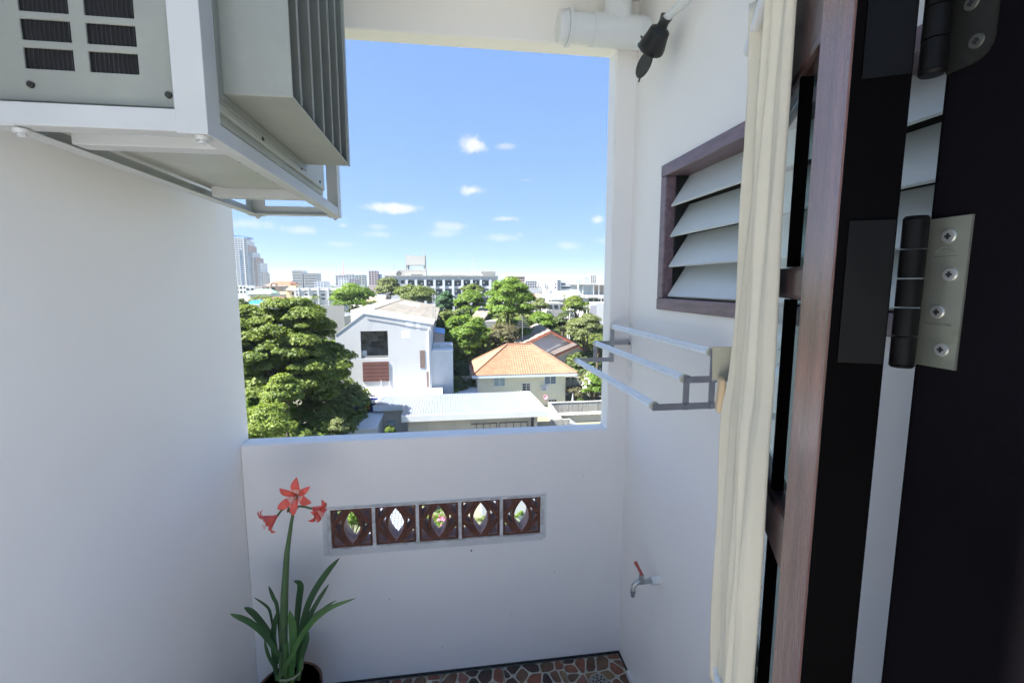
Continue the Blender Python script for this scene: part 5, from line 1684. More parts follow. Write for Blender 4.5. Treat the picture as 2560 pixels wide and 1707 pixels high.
yw = b.build('yard_back_wall', grey_conc); tag(yw, 'grey block wall behind the yard right of the cream house', 'wall')
for k in range(5):
    slab('wall_slot', glass_dark, yw, at(1412 + k * 17, 930, 72).x, at(1424 + k * 17, 930, 72).x, 71.97, 72.02, at(1420, 943, 72).z - .35, at(1420, 943, 72).z - .1)
b = MB(); ps = at(1432, 1001, 62); b.tube([(ps.x, 62, GZ), (ps.x, 62, GZ + 2.2), (ps.x, 62, GZ + 2.9)], [.05, .05, .02], 8); b.tube([(ps.x, 62, GZ + .8), (ps.x, 62, GZ + 1.3), (ps.x, 62, GZ + 2.8)], [.30, .26, .04], 10)
tag(b.build('folded_parasol', M('grey_parasol', (.3, .32, .33), .8)), 'folded grey garden parasol standing in the yard', 'parasol')
tree('dark clipped shrub in the yard by the parasol', 1442, 1462, 996, 1010, 62.5, LM['dark'], 1500, .16, 12, .35, 91, name='bush', trunk_r=.05)

# ================================================================== the town beyond
ORD = ['first', 'second', 'third', 'fourth', 'fifth', 'sixth', 'seventh', 'eighth', 'ninth', 'tenth', 'eleventh', 'twelfth']


def ordinal(n):
    return ORD[n - 1] if n <= 12 else '%d%s' % (n, 'th' if 10 <= n % 100 <= 20 else {1: 'st', 2: 'nd', 3: 'rd'}.get(n % 10, 'th'))


def number_labels(objs, what):
    for i, o in enumerate(sorted(objs, key=lambda o: o.location.x / o.location.y)):
        o['label'] = what % ordinal(i + 1)


def block(name, label, px0, px1, pytop, Y, depth, wall, cols=0, rows=0, glass=None, zbot_px=None, cat='building', group=None, bands=False, fx=.6, fz=.5, roof=None, par=0, side=True):
    a, c = at(px0, pytop, Y), at(px1, pytop, Y)
    zt = (a.z + c.z) / 2
    rt = root(name, ((a.x + c.x) / 2, Y, GZ), label, cat, group=group)
    slab('wall', wall, rt, a.x, c.x, Y, Y + depth, GZ, zt)
    zb = at(px0, zbot_px, Y).z if zbot_px else GZ
    if rows:
        rh = (zt - par - zb) / rows
        for r in range(rows):
            z0 = zb + rh * (r + .5 - fz / 2)
            if bands:
                slab('window_band', glass or glass_dark, rt, a.x + .4, c.x - .4, Y - .08, Y + .02, z0, z0 + rh * fz)
                slab('balcony_slab', frame_white, rt, a.x - .1, c.x + .1, Y - .5, Y - .081, z0 - rh * .25, z0 - rh * .08)
            else:
                cw = (c.x - a.x) / cols
                for k in range(cols):
                    x0 = a.x + cw * (k + .5 - fx / 2)
                    slab('window', glass or glass_dark, rt, x0, x0 + cw * fx, Y - .06, Y + .02, z0, z0 + rh * fz)
    if roof:
        slab('roof_edge', roof, rt, a.x - .3, c.x + .3, Y - .3, Y + depth + .3, zt + .002, zt + max(.35, (c.x - a.x) * .02))
    return rt, a.x, c.x, zt


def pitched(name, label, px0, px1, py_eave, py_ridge, Y, depth, wall, rmat, hip=.22, cols=3, rows=2, glass=None, group=None, wall_bot=None):
    a, c = at(px0, py_eave, Y), at(px1, py_eave, Y)
    rt = root(name, ((a.x + c.x) / 2, Y, GZ), label, 'house', group=group)
    ze = (a.z + c.z) / 2
    zr_ = at((px0 + px1) / 2, py_ridge, Y + depth / 2).z
    W = c.x - a.x
    o_ = W * .05
    slab('wall', wall, rt, a.x + o_, c.x - o_, Y + .6, Y + depth - .6, GZ, ze)
    b = MB()
    A, B2, C2, D2 = Vector((a.x, Y, ze)), Vector((c.x, Y, ze)), Vector((c.x, Y + depth, ze)), Vector((a.x, Y + depth, ze))
    R0, R1 = Vector((a.x + W * hip, Y + depth / 2, zr_)), Vector((c.x - W * hip, Y + depth / 2, zr_))
    for q in ((A, B2, R1, R0), (C2, D2, R0, R1), (D2, A, R0, R0), (B2, C2, R1, R1)):
        roof_sheet(b, *q, max(.6, W / 40), .08, 8, .05, 'sine', 3)
    b.build('roof', rmat, rt)
    slab('fascia', frame_white, rt, a.x, c.x, Y - .06, Y - .002, ze - .3, ze)
    if rows:
        windows(rt, a.x + W * .1, c.x - W * .1, Y + .6, max(GZ, ze - rows * 3.1), ze - .3, cols, rows, .5, .45, glass)
    return rt


# --- long slab block with rooftop tank frame
LY = 180.0
l0, l1 = at(962, 691, LY), at(1245, 690, LY)
lz = at(1100, 691, LY).z
sb = root('slab_block', ((l0.x + l1.x) / 2, LY, GZ), 'long grey white residential slab block above the trees with rooftop tank frame', 'building')
slab_wall = M('slab_block_wall', (.52, .53, .56), .8, .05, .15, dirt=(.40, .41, .43), dscale=.2, damt=.4)
slab('wall', slab_wall, sb, l0.x, l1.x, LY + 1.6, LY + 14, GZ, lz)
slab('parapet', slab_wall, sb, l0.x, l1.x, LY - .1, LY + 1.59, at(1100, 699.5, LY).z, lz + .01)
slab('roof_lip', M('roof_lip', (.40, .40, .38), .8), sb, l0.x - .4, l1.x + .3, LY - .5, LY + 14.4, lz + .012, lz + .35)
pxs = [1016.5 + 23.2 * k for k in range(10)]
zz1, zz2, zz3 = at(1100, 699.5, LY).z, at(1100, 715, LY).z, at(1100, 728, LY).z
for fl_ in range(5):
    zt_ = zz1 - fl_ * 3.3
    slab('balcony_parapet', slab_wall, sb, at(1012, 705, LY).x, l1.x - 1.5, LY, LY + .25, zt_ - 3.3, zt_ - 2.35)
    for k in range(9):
        xa, xb_ = at(pxs[k], 705, LY).x, at(pxs[k + 1], 705, LY).x
        w_ = slab('window', M('slab_window_glass', (.11, .12, .14), .3, .3, .4), sb, xa + .6, xb_ - .6, LY + 1.5, LY + 1.62, zt_ - 2.35, zt_ - .35)
        if fl_ < 2:
            inst(unit_box(frame_white, 'air_unit'), 'air_unit', w_, (random.uniform(-.3, .3), -6, random.uniform(.3, .62)), (.26, 6, .26))
for k in range(10):
    x = at(pxs[k], 705, LY).x
    slab('pier', M('slab_pier', (.62, .66, .74), .7), sb, x - .45, x + .45, LY - .3, LY + 1.58, GZ, zz1 - .002)
slab('end_wall', slab_wall, sb, l0.x, at(1012, 705, LY).x, LY - .02, LY + 1.58, GZ, zz1 - .002)
for (x0, x1) in ((1016, 1024), (970, 975)):
    slab('window', glass_dark, sb, at(x0, 705, LY).x - 2, at(x1, 705, LY).x - 2, LY - .08, LY + .02, at(1010, 709, LY).z, at(1010, 701, LY).z)
tank = M('tank_concrete', (.44, .43, .40), .85, .1, .3)
# rooftop stair block and tank frame
slab('stair_block', tank, sb, at(974, 705, LY).x, at(1066, 705, LY).x, LY + 2, LY + 10, lz + .36, at(1000, 683, LY).z)
slab('stair_block', tank, sb, at(993, 705, LY).x, at(1066, 705, LY).x, LY + 2.2, LY + 9.5, at(1000, 683, LY).z + .002, at(1000, 674, LY).z)
for (x0, x1) in ((1014.5, 1020), (1059.5, 1064.5)):
    slab('tank_leg', tank, sb, at(x0, 705, LY).x, at(x1, 705, LY).x, LY + 2.5, LY + 8, at(1000, 674, LY).z + .002, at(1000, 636, LY).z)
slab('tank_panel', M('tank_panel', (.56, .55, .52), .8, .05, .2), sb, at(1015, 705, LY).x, at(1063, 705, LY).x, LY + 2.3, LY + 8.2, at(1000, 662, LY).z, at(1000, 638.5, LY).z)
slab('slot', glass_dark, sb, at(1027, 705, LY).x, at(1056, 705, LY).x, LY + 1.9, LY + 2.02, at(1000, 689.5, LY).z, at(1000, 686.5, LY).z)
for (px_, y0, y1, r_) in ((1060, 638, 611, .09), (1016, 640, 634, .12), (1023, 674, 661, .05), (1027, 674, 662, .05), (987, 682, 660, .05)):
    b = MB(); b.cyl(at(px_, y0, LY + 4), at(px_, y1, LY + 4), r_, n=6); mo_ = b.build('rooftop_rod', wire_mat, sb)
for k in range(4):
    b = MB(); b.bar(at(979, 663 + 2.5 * k, LY + 4), at(995, 662.5 + 2.5 * k, LY + 4), .07, .07); b.build('aerial_rod', wire_mat, mo_)
b = MB(); b.bar(at(1014, 640, LY + 2.4), at(1010, 674, LY + 2.4), .12, .12); b.build('tank_brace', tank, sb)
dd = at(998, 685, LY + 1.5)
b = MB(); b.tube([dd + Vector((0, .3, 0)), dd, dd + Vector((0, -.3, 0))], [.2, .8, 1.05], 16, caps=False); b.build('dish', M('dark_dish', (.2, .2, .21), .6), sb)
slab('roof_room', tank, sb, at(1206, 705, LY).x, at(1241, 705, LY).x, LY + 3, LY + 9, lz + .36, at(1220, 679, LY).z)
slab('roof_slab', tank, sb, at(1203, 705, LY).x, at(1241.5, 705, LY).x, LY + 2.5, LY + 9.5, at(1220, 679, LY).z + .002, at(1220, 677.5, LY).z)
slab('orange_roof_strip', orange_tile, sb, at(1102, 705, LY).x, at(1165, 705, LY).x, LY + 9, LY + 13, lz + .36, lz + .75)
for (px_, y1, lab_) in ((1182, 648, 'shorter of the two slim roof masts on the slab block'), (1189, 641, 'taller of the two slim roof masts on the slab block')):
    b = MB(); p = at(px_, 690, LY + 6); b.tube([p, at(px_, 678, LY + 6), at(px_, y1, LY + 6)], [.35, .16, .07], 8); tag(b.build('roof_mast', wire_mat), lab_, 'mast')

# --- stepped tower at the left
TY = 700.0
tw = root('apartment_tower', (at(620, 705, TY).x, TY, GZ), 'tall stepped pale apartment tower with blue glass top at the left', 'tower')
steps = [(560, 616, 595, TY), (616, 624, 601, TY + 2), (624, 629, 614, TY + 3), (629, 637, 631, TY + 4), (637, 645, 644, TY + 5), (645, 654, 657, TY + 6), (654, 658.5, 681, TY + 7)]
tmats = [tower_wall, tower_wall, pink_wall, tower_wall, pink_wall, tower_wall, M('tower_tan', (.50, .44, .40), .8)]
tm = M('tower_band', (.13, .15, .18), .25, .2, .05, spec=.6)
for i, (x0, x1, yt_, Yk) in enumerate(steps):
    xa, xb_, zt = at(x0, 705, Yk).x, at(x1, 705, Yk).x, at(x1, yt_, Yk).z
    slab('wing', tmats[i], tw, xa, xb_ - .01, Yk, Yk + 26, GZ, zt)
    nf = int((zt - 10) / 3.0) - (-6)
    for k in range(nf):
        z = zt - 2.4 - k * 3.0
        if z < GZ + 2: break
        if i == 0:
            for (q0, q1) in ((585.5, 592), (594, 601), (602.5, 607), (608.5, 613)):
                slab('window_band', tm, tw, at(q0, 705, Yk).x, at(q1, 705, Yk).x, Yk - .15, Yk + .05, z, z + 1.6)
        else:
            slab('window_band', tm, tw, xa + .5, xb_ - .5, Yk - .15, Yk + .05, z, z + 1.5)
for px_ in (604.5, 625):
    slab('glass_strip', glass_blue, tw, at(px_, 705, TY).x, at(px_ + 4, 705, TY).x, TY - .5, TY - .16, GZ, at(600, 625 if px_ < 610 else 632, TY).z)
b = MB(); c0_, c1_ = at(583, 595, TY), at(617, 595, TY); pk = at(594, 586.5, TY).z
b.prism([(c0_.x - 18, TY + .5, c0_.z), (c1_.x, TY + .5, c0_.z), (c1_.x, TY + .5, c0_.z + 2.2), (at(594, 705, TY).x, TY + .5, pk), (c0_.x - 18, TY + .5, c0_.z + 3)], (0, 22, 0)); b.build('crown', M('blue_crown_glass', (.16, .30, .60), .25, spec=.6), tw)

# --- mid rises along the skyline
block('apartment_block', 'nine storey pale block with balcony bands left of the skyline centre', 729, 755, 677, 500, 18, tower_wall, 4, 9, zbot_px=712, bands=True, roof=M('flat_roof', (.45, .45, .45), .8))
block('apartment_block', 'wider grey block with balcony bands next to the nine storey block', 759, 791, 684, 500, 18, M('grey_block', (.46, .46, .48), .8), 5, 7, zbot_px=712, bands=True, roof=M('flat_roof', (.45, .45, .45), .8))
rt_, xa, xb_, zt = block('apartment_block', 'low grey block under the red and white mast', 838, 886, 688, 560, 20, M('bluegrey_block', (.40, .42, .46), .8), 7, 4, zbot_px=712)
slab('roof_room', tower_wall, rt_, at(838, 705, 560).x, at(850, 705, 560).x, 562, 570, zt + .01, zt + 2.5)
slab('roof_room', M('dark_louvre', (.25, .26, .28), .7), rt_, at(862, 705, 560).x, at(882, 705, 560).x, 562, 570, zt + .01, zt + 1.4)
b = MB(); p = at(858.5, 688, 565); b.tube([p, at(858.5, 675, 565), at(858.5, 651, 565)], [1.0, .5, .2], 6); tag(b.build('radio_mast', M('red_white_mast', (.55, .30, .28), .6)), 'thin radio mast rising over the skyline left of centre', 'mast')
block('apartment_block', 'white framed block in front of the grey mast block', 846, 866, 697, 420, 14, white_clean, 3, 4, glass_blue, zbot_px=716)
block('apartment_block', 'mauve block beside the white framed block', 866, 892, 698, 440, 14, M('mauve_block', (.36, .33, .38), .8), 4, 3, zbot_px=716)
block('apartment_block', 'small greenish grey block with stepped top', 889, 911, 687, 520, 14, M('green_grey_block', (.36, .39, .37), .8), 3, 5, zbot_px=712)
block('apartment_block', 'brown pink tower block left of the tank frame', 921, 942, 677, 480, 14, M('brown_pink_block', (.42, .34, .35), .8), 3, 8, zbot_px=712)
block('apartment_block', 'slim bluish block right of the brown pink block', 939, 951, 685, 490, 14, M('blue_block', (.36, .42, .52), .7), 2, 6, zbot_px=712)
block('apartment_block', 'blue and white striped block on the left skyline', 786, 815, 703, 360, 12, white_clean, 4, 4, glass_blue, zbot_px=722, fx=.75)
block('apartment_block', 'tan brown office block right of the tallest green tree', 1268, 1312, 692, 320, 16, M('tan_office', (.44, .33, .26), .8), 7, 3, zbot_px=712, fx=.7, fz=.35, roof=M('tan_roof', (.5, .4, .3), .8))
block('apartment_block', 'pale grey block right of the tan office', 1313, 1342, 702, 360, 14, M('pale_grey_block', (.50, .50, .53), .8), 5, 3, zbot_px=720)
block('apartment_block', 'long low greyish block near the right skyline', 1386, 1450, 706, 290, 14, M('bluegrey_long', (.42, .45, .50), .8), 1, 2, zbot_px=724, bands=True)
block('apartment_block', 'taller blue grey stub on the long low block', 1392, 1403, 700, 288, 10, M('bluegrey_dark', (.34, .37, .43), .8), 1, 5, zbot_px=726)
block('apartment_block', 'white stepped hotel on the far right skyline', 1461, 1475, 690, 620, 16, white_clean, 3, 6, zbot_px=708, glass=glass_pale)
block('apartment_block', 'slim cream block right of the white stepped hotel', 1476, 1491, 688, 640, 16, M('cream_block', (.66, .62, .58), .8), 3, 7, zbot_px=710)
block('apartment_block', 'low white block at the far right skyline', 1438, 1460, 700, 600, 16, white_clean, 5, 2, zbot_px=708, glass=glass_pale)

# --- low town at the left
block('town_house', 'cream three storey house with orange roof on the left', 689, 725, 712, 262, 12, M('cream_town', (.68, .62, .50), .8), 4, 3, zbot_px=735, cat='house')
pitched('town_house', 'broad orange hipped roof in the left town', 662, 728, 712, 702, 300, 22, M('cream_town', (.68, .62, .50), .8), orange_tile, cols=5)
pitched('town_house', 'low orange terrace roof over the cream house', 687, 727, 714, 706, 258, 10, M('cream_town', (.68, .62, .50), .8), orange_tile, cols=4, rows=0)
pitched('town_house', 'yellow roofed house in front of the white terrace', 714, 738, 724, 715, 236, 8, M('yellow_wall', (.60, .50, .34), .8), M('yellow_roof', (.68, .45, .18), .7), cols=2)
pitched('town_house', 'small orange porch roof at the left town', 687, 716, 734, 729, 225, 6, M('yellow_wall', (.60, .50, .34), .8), M('pale_orange_roof', (.70, .45, .22), .7), cols=3, rows=0)
block('town_house', 'brown arched roof building by the orange roofs', 636, 690, 716, 240, 10, M('brown_town', (.34, .28, .24), .85), 4, 2, zbot_px=740, cat='house')
b = MB(); q = at(683, 716, 240); b.tube([(q.x - 1, 239.5, q.z - 6), (q.x - 1, 239.5, q.z), (q.x - .6, 239.5, q.z + 1.4), (q.x + .4, 239.5, q.z + 1.9), (q.x + 1.4, 239.5, q.z + 1.4), (q.x + 1.8, 239.5, q.z)], .5, 8)
tag(b.build('arch_gable', M('brown_town', (.34, .28, .24), .85)), 'brown curved gable arch beside the orange roofs', 'gable')
block('town_house', 'white house at the far left under the tower', 588, 616, 714, 230, 10, white_clean, 3, 2, zbot_px=735, cat='house')
block('town_house', 'second white house right of the far left one', 613, 636, 718, 228, 10, white_wall, 2, 2, zbot_px=738, cat='house')
pitched('town_house', 'pale green hipped roof house on the left', 616, 678, 733, 723, 200, 12, M('pale_wall', (.55, .56, .52), .8), M('pale_green_roof', (.34, .55, .40), .6), cols=4, rows=1)
pitched('town_house', 'maroon hipped roof behind the rain tree', 650, 704, 760, 742, 150, 14, M('pale_wall', (.55, .56, .52), .8), M('maroon_roof', (.20, .10, .085), .8, .15, .6), cols=4, rows=1)
pitched('town_house', 'bright blue tarpaulin roof left of the maroon roof', 613, 656, 760, 751, 148, 6, M('pale_wall', (.55, .56, .52), .8), M('blue_tarp', (.06, .34, .62), .5), cols=3, rows=1)
# white terrace
rt_, xa, xb_, zt = block('white_terrace', 'white terrace row of shophouses behind the rain tree', 735, 858, 722, 222, 12, white_wall, 6, 3, zbot_px=752, cat='house', fx=.5, fz=.4)
for k in range(5):
    x = xa + (xb_ - xa) * (k + .5) / 5
    slab('party_wall', white_clean, rt_, x - .2, x + .2, 220.8, 221.9, GZ, zt + .6)
slab('parapet', white_clean, rt_, xa, xb_, 221.5, 221.92, zt - .8, zt + .4)
rt_ = pitched('town_house', 'flat pale roof below the white terrace', 745, 780, 745, 740, 170, 9, white_wall, metal_white, cols=3, rows=1)
block('grey_yard_wall', 'long grey wall crossing behind the rain tree top', 600, 860, 763, 128, .4, M('grey_yard_wall', (.36, .36, .36), .85, .1, .5), cat='wall')
# --- right side
hl = pitched('temple_hall', 'white temple like hall with long white roof on the right', 1368, 1446, 745, 727, 142, 11, white_wall, metal_white, hip=.06, cols=8, rows=1)
b = MB(); g0_, g1_ = at(1367, 752, 141.5), at(1378, 727, 146)
b.prism([(g0_.x - .3, 141.6, g0_.z), (g0_.x + .5, 141.6, g0_.z), (g1_.x + .3, 147, g1_.z + .3), (g1_.x - .1, 147, g1_.z + 1.6)], (-.35, 0, 0)); b.build('gable_finial', white_clean, hl)
slab('porch_roof', metal_white, hl, at(1376, 705, 140).x, at(1412, 705, 140).x, 139, 142, at(1390, 750, 140).z, at(1390, 746.5, 140).z)
for k in range(5):
    x = at(1378 + 8 * k, 705, 139.4).x
    slab('column', white_clean, hl, x, x + .35, 139.2, 139.55, GZ, at(1390, 750.2, 140).z)
mh = root('modern_house', (at(1478, 705, 122).x, 122, GZ), 'modern white flat roofed house with wide overhang at the right edge', 'house')
slab('roof', white_clean, mh, at(1443, 705, 122).x, at(1530, 705, 122).x, 120, 134, at(1480, 711, 121).z, at(1480, 708.5, 121).z)
slab('upper_wall', white_wall, mh, at(1450, 705, 123).x, at(1530, 705, 123).x, 124, 133, at(1480, 738, 123).z, at(1480, 711.4, 123).z)
for (x0, x1) in ((1451, 1457), (1459, 1468), (1470, 1482), (1485, 1496), (1497, 1508)):
    slab('window', glass_pale if x0 < 1480 else M('tan_screen', (.34, .31, .27), .6), mh, at(x0, 705, 124).x, at(x1, 705, 124).x, 123.9, 124.02, at(1480, 735, 124).z, at(1480, 714, 124).z)
for px_ in (1444, 1456, 1483, 1496):
    slab('column', white_clean, mh, at(px_, 705, 121).x, at(px_ + 1.6, 705, 121).x, 120.6, 121, at(1480, 738, 121).z, at(1480, 711.4, 121).z)
slab('terrace', white_clean, mh, at(1464, 705, 120).x, at(1530, 705, 120).x, 118, 133, at(1480, 744, 120).z, at(1480, 738.3, 120).z)
slab('lower_wall', white_wall, mh, at(1470, 705, 121).x, at(1530, 705, 121).x, 121, 133, GZ, at(1480, 744.2, 121).z)
for (x0, x1) in ((1474, 1483), (1487, 1497), (1499, 1508)):
    slab('window', glass_dark, mh, at(x0, 705, 121).x, at(x1, 705, 121).x, 120.9, 121.02, at(1480, 754, 121).z, at(1480, 746, 121).z)
block('grey_annex', 'grey flat wall below the white temple hall', 1368, 1412, 758, 118, 8, M('grey_annex', (.38, .38, .38), .85), 3, 1, zbot_px=775, cat='building')
block('grey_annex', 'narrow lilac grey block at the right edge behind trees', 1475, 1492, 763, 98, 5, M('lilac_annex', (.46, .45, .50), .85), cat='building')
block('white_annex', 'low white wall at the right edge below the modern house', 1488, 1525, 757, 106, 5, white_clean, cat='building')
pitched('town_house', 'terracotta roof below the right skyline houses', 1340, 1370, 742, 735, 168, 9, white_wall, M('faded_terracotta', (.52, .28, .20), .75), cols=3, rows=1)
pitched('town_house', 'small cream gable left of the terracotta roof', 1322, 1340, 741, 733, 175, 9, white_wall, M('faded_terracotta', (.52, .28, .20), .75), cols=2, rows=1)
pitched('town_house', 'dark roofed long house under the skyline right of the tall tree', 1322, 1376, 752, 743, 150, 9, M('grey_annex', (.38, .38, .38), .85), old_roof, cols=4, rows=1)
# white rows far right
for k in range(8):
    x0 = 1338 + k * 5.8
    block('far_row_house', 'tiny white row house right of the tall tree, %s from the left' % ordinal(k + 1), x0, x0 + 4.6, 709 + (k % 3), 420 + 6 * (k % 4), 8, white_clean, 1, 2, zbot_px=720, group='tiny white row houses', cat='house')
# poles
for (px_, y0, Y, lab_) in ((1371, 772, 100, 'concrete pole by the grey annex wall'), (1425, 770, 88, 'left pole of the pair before the dark rounded tree'), (1420, 790, 86, 'short pole of the pair before the dark rounded tree'), (1467.5, 763, 96, 'pole rising in front of the lilac block'), (1503, 742, 110, 'slim pole at the right edge below the modern house')):
    p = at(px_, y0, Y)
    pr = root('utility_pole', (p.x, Y, GZ), lab_, 'utility pole')
    b = MB(); b.tube([(p.x, Y, GZ), p], [.17, .11], 8); b.build('pole', pole_mat, pr, smooth=True)
    b = MB(); b.bar((p.x - .8, Y - .1, p.z - .4), (p.x + .8, Y - .1, p.z - .4), .1, .12); b.build('cross_arm', pole_mat, pr)
    for dx in (-.7, -.3, .3, .7):
        b = MB(); b.cyl((p.x + dx, Y - .1, p.z - .34), (p.x + dx, Y - .1, p.z - .12), .05, n=6); b.build('insulator', pole_mat, pr)
p = at(1306, 822, 80)
ta = root('television_aerial', (p.x, 80, GZ), 'rooftop television aerial with many cross rods behind the orange roof', 'aerial')
b = MB(); zt = at(1306, 790, 80).z; b.cyl((p.x, 80, GZ), (p.x, 80, zt), .05, n=6); b.build('mast', wire_mat, ta)
for k in range(7):
    z = zt - .1 - k * .32
    b = MB(); w_ = .45 + .12 * k; b.bar((p.x - w_, 80, z), (p.x + w_, 80, z + .1), .05, .05); b.build('rod', wire_mat, ta)

# --- filler: trees and roofs that close the gaps between the named ones
def crown_proto(seed, mat, nleaf, leaf):
    pos, nr, cs = crown_points([(0, 0, .62, .42, .42, .34)], 34, nleaf, .17, seed, .7, .6)
    return leaf_mesh('crown', mat, pos, nr, leaf, seed)


protos = [crown_proto(200 + i, LM[k], 2600, .075) for i, k in enumerate(('mid', 'bright', 'olive', 'dark', 'rain'))]
tb_ = MB(); tb_.tube([(0, 0, 0), (.01, 0, .3), (0, 0, .55)], [.035, .025, .015], 7)
tmesh = bpy.data.meshes.new('trunk'); tmesh.from_pydata(tb_.v, [], tb_.f); tmesh.materials.append(bark)


def filler_tree(px, Y, h, k, rr_, label, group):
    p = at(px, 800, Y)
    rt = root('town_tree', (p.x, Y, GZ), label, 'tree', rz=rr_.uniform(0, 6.28), group=group)
    s_ = h * rr_.uniform(.85, 1.2)
    o = inst(protos[k], 'crown', rt, (0, 0, 0), (s_ * 1.15, s_ * 1.15, h))
    o = inst(tmesh, 'trunk', rt, (0, 0, 0), (h, h, h))
    return rt


rr = random.Random(21)
grp = []
for k in range(46):
    px = rr.uniform(590, 1640); Y = rr.uniform(90, 135)
    if 880 < px < 1080 and Y < 116: continue
    grp.append(filler_tree(px, Y, rr.uniform(6, 9.5), rr.randrange(5), rr, 'garden tree of the grove', 'garden trees of the grove'))
number_labels(grp, 'garden tree filling the grove between the houses, %s from the left')
cp, cn = [], []
for k in range(130):                                  # the green mass between the far roofs
    px = rr.uniform(420, 1800); Y = rr.uniform(150, 420); p = at(px, 705, Y); h = rr.uniform(7, 11)
    pos, nr, cs = crown_points([(p.x, Y, GZ + h * .62, h * .5, h * .5, h * .36)], 16, 800, h * .17, 900 + k, .7, .6)
    cp.append(pos); cn.append(nr)
fo = bpy.data.objects.new('town_greenery', leaf_mesh('town_greenery', LM['mid'], np.concatenate(cp), np.concatenate(cn), .75, 8)); COL.objects.link(fo)
tag(fo, 'mass of far garden greenery between the low roofs of the town', 'greenery', kind='stuff')
grp = []
for (px, Y, h) in ((1105, 70, 5), (1150, 68, 4.5), (1125, 66, 4), (1195, 80, 8), (1240, 84, 9), (1275, 80, 7), (1330, 92, 9), (1400, 88, 8), (1455, 80, 7), (1490, 74, 7), (1500, 68, 5), (1310, 100, 11), (1350, 106, 11), (1180, 92, 11), (1140, 92, 11), (1090, 96, 11), (1110, 110, 12), (1250, 100, 13), (1205, 108, 13), (1165, 104, 12), (1285, 94, 11), (1325, 112, 12), (1370, 96, 9.5), (1435, 104, 10), (1060, 122, 12), (1020, 124, 12)):
    grp.append(filler_tree(px, Y, h, rr.randrange(4), rr, 'low leafy tree', 'low trees behind the orange roof'))
number_labels(grp, 'low leafy tree in the gardens around the orange roof, %s from the left')
grp = []
for (px, Y, h) in ((600, 47, 9), (640, 56, 10), (700, 57, 9), (760, 58, 8.5), (820, 55, 7), (850, 53, 4.5), (800, 48, 5), (740, 46, 6), (700, 42, 5), (610, 39, 6), (780, 44, 3.5)):
    grp.append(filler_tree(px, Y, h, rr.choice((0, 1, 4)), rr, 'understorey tree', 'understorey below the rain tree'))
number_labels(grp, 'understorey tree beneath the big rain tree, %s from the left')
# far low roofs
rp = []
rcols = [M('far_roof_grey', (.42, .42, .43), .8), M('far_roof_white', (.72, .73, .75), .7), M('far_roof_rust', (.42, .25, .18), .8), M('far_roof_slate', (.28, .30, .33), .8)]
wcols = [M('far_wall_white', (.66, .66, .67), .8), M('far_wall_cream', (.58, .54, .48), .8), M('far_wall_grey', (.44, .45, .47), .8)]


def house_proto(wm, rm, flat):
    b = MB(); b.box(-.5, .5, -.4, .4, 0, .7)
    b.m = 1
    if flat: b.box(-.53, .53, -.43, .43, .701, .76)
    else: b.hexa([(-.55, -.46, .7), (.55, -.46, .7), (.55, .46, .7), (-.55, .46, .7), (-.35, -.04, 1), (.35, -.04, 1), (.35, .04, 1), (-.35, .04, 1)])
    b.m = 2
    for r in range(2):
        for c in range(4):
            x = -.42 + c * .22; b.box(x, x + .13, -.412, -.401, .12 + r * .30, .30 + r * .30)
    me = bpy.data.meshes.new('town_house'); me.from_pydata(b.v, [], b.f)
    for m in (wm, rm, glass_dark): me.materials.append(m)
    me.polygons.foreach_set('material_index', b.mi)
    return me


hp = [house_proto(wcols[i % 3], rcols[i % 4], i % 3 == 0) for i in range(12)]
hgrp = {}
for k in range(120):
    px = rr.uniform(470, 1700) if k % 3 == 0 else rr.uniform(570, 1520); Y = rr.choice((rr.uniform(190, 420), rr.uniform(350, 1100)))
    p = at(px, 800, Y)
    hi_ = rr.randrange(12); hgrp.setdefault(hi_, [])
    o = bpy.data.objects.new('far_house', hp[hi_]); COL.objects.link(o); hgrp[hi_].append(o)
    s_ = rr.uniform(9, 17) if Y < 420 else rr.uniform(14, 34)
    h_ = rr.uniform(7, 12) if Y < 420 else rr.uniform(9, 19)
    o.location = (p.x, Y, GZ); o.scale = (s_, rr.uniform(8, 14), h_); o.rotation_euler = (0, 0, rr.uniform(-.5, .5))
    tag(o, 'small pale low rise house in the far town below the skyline', 'house', 'small houses of the far town')
for hi_, os_ in hgrp.items():
    number_labels(os_, '%s walled far town house with %s %s roof, %%s such from the left' % (('white', 'cream', 'grey')[hi_ % 3], 'flat' if hi_ % 3 == 0 else 'pitched', ('grey', 'white', 'rust', 'slate')[hi_ % 4]))
# far wooded belt at the horizon
pos = []
n_ = 26000
px_ = RNG.uniform(-900, 1100, n_); yy = RNG.uniform(900, 1900, n_)
base = np.stack([px_, yy, GZ + RNG.uniform(0, 1, n_) * (6 + 5 * np.sin(px_ * .021 + yy * .013) ** 2)], 1)
fo = bpy.data.objects.new('far_woodland', leaf_mesh('far_woodland', LM['dark'], base, RNG.normal(size=(n_, 3)) + np.array([0, -.3, .6]), 7.0, 3)); COL.objects.link(fo)
tag(fo, 'hazy belt of far trees along the horizon', 'woodland', kind='stuff')
b = MB()
pts = []
for i in range(61):
    x = -2600 + 5200 * i / 60
    pts.append((x, 5200, GZ + 22 + 26 * abs(math.sin(i * .37)) * abs(math.sin(i * .13 + 1)) + 8 * math.sin(i * 1.7)))
b.prism([(-2600, 5200, GZ)] + pts[::1] + [(2600, 5200, GZ)], (0, 900, 0))
tag(b.build('hills', M('far_hill', (.06, .08, .06), .9)), 'very low far hills on the horizon', kind='structure')

# --- close below: things glimpsed through the breeze blocks
def below(px, py, Z):
    return atZ(px, py, Z)


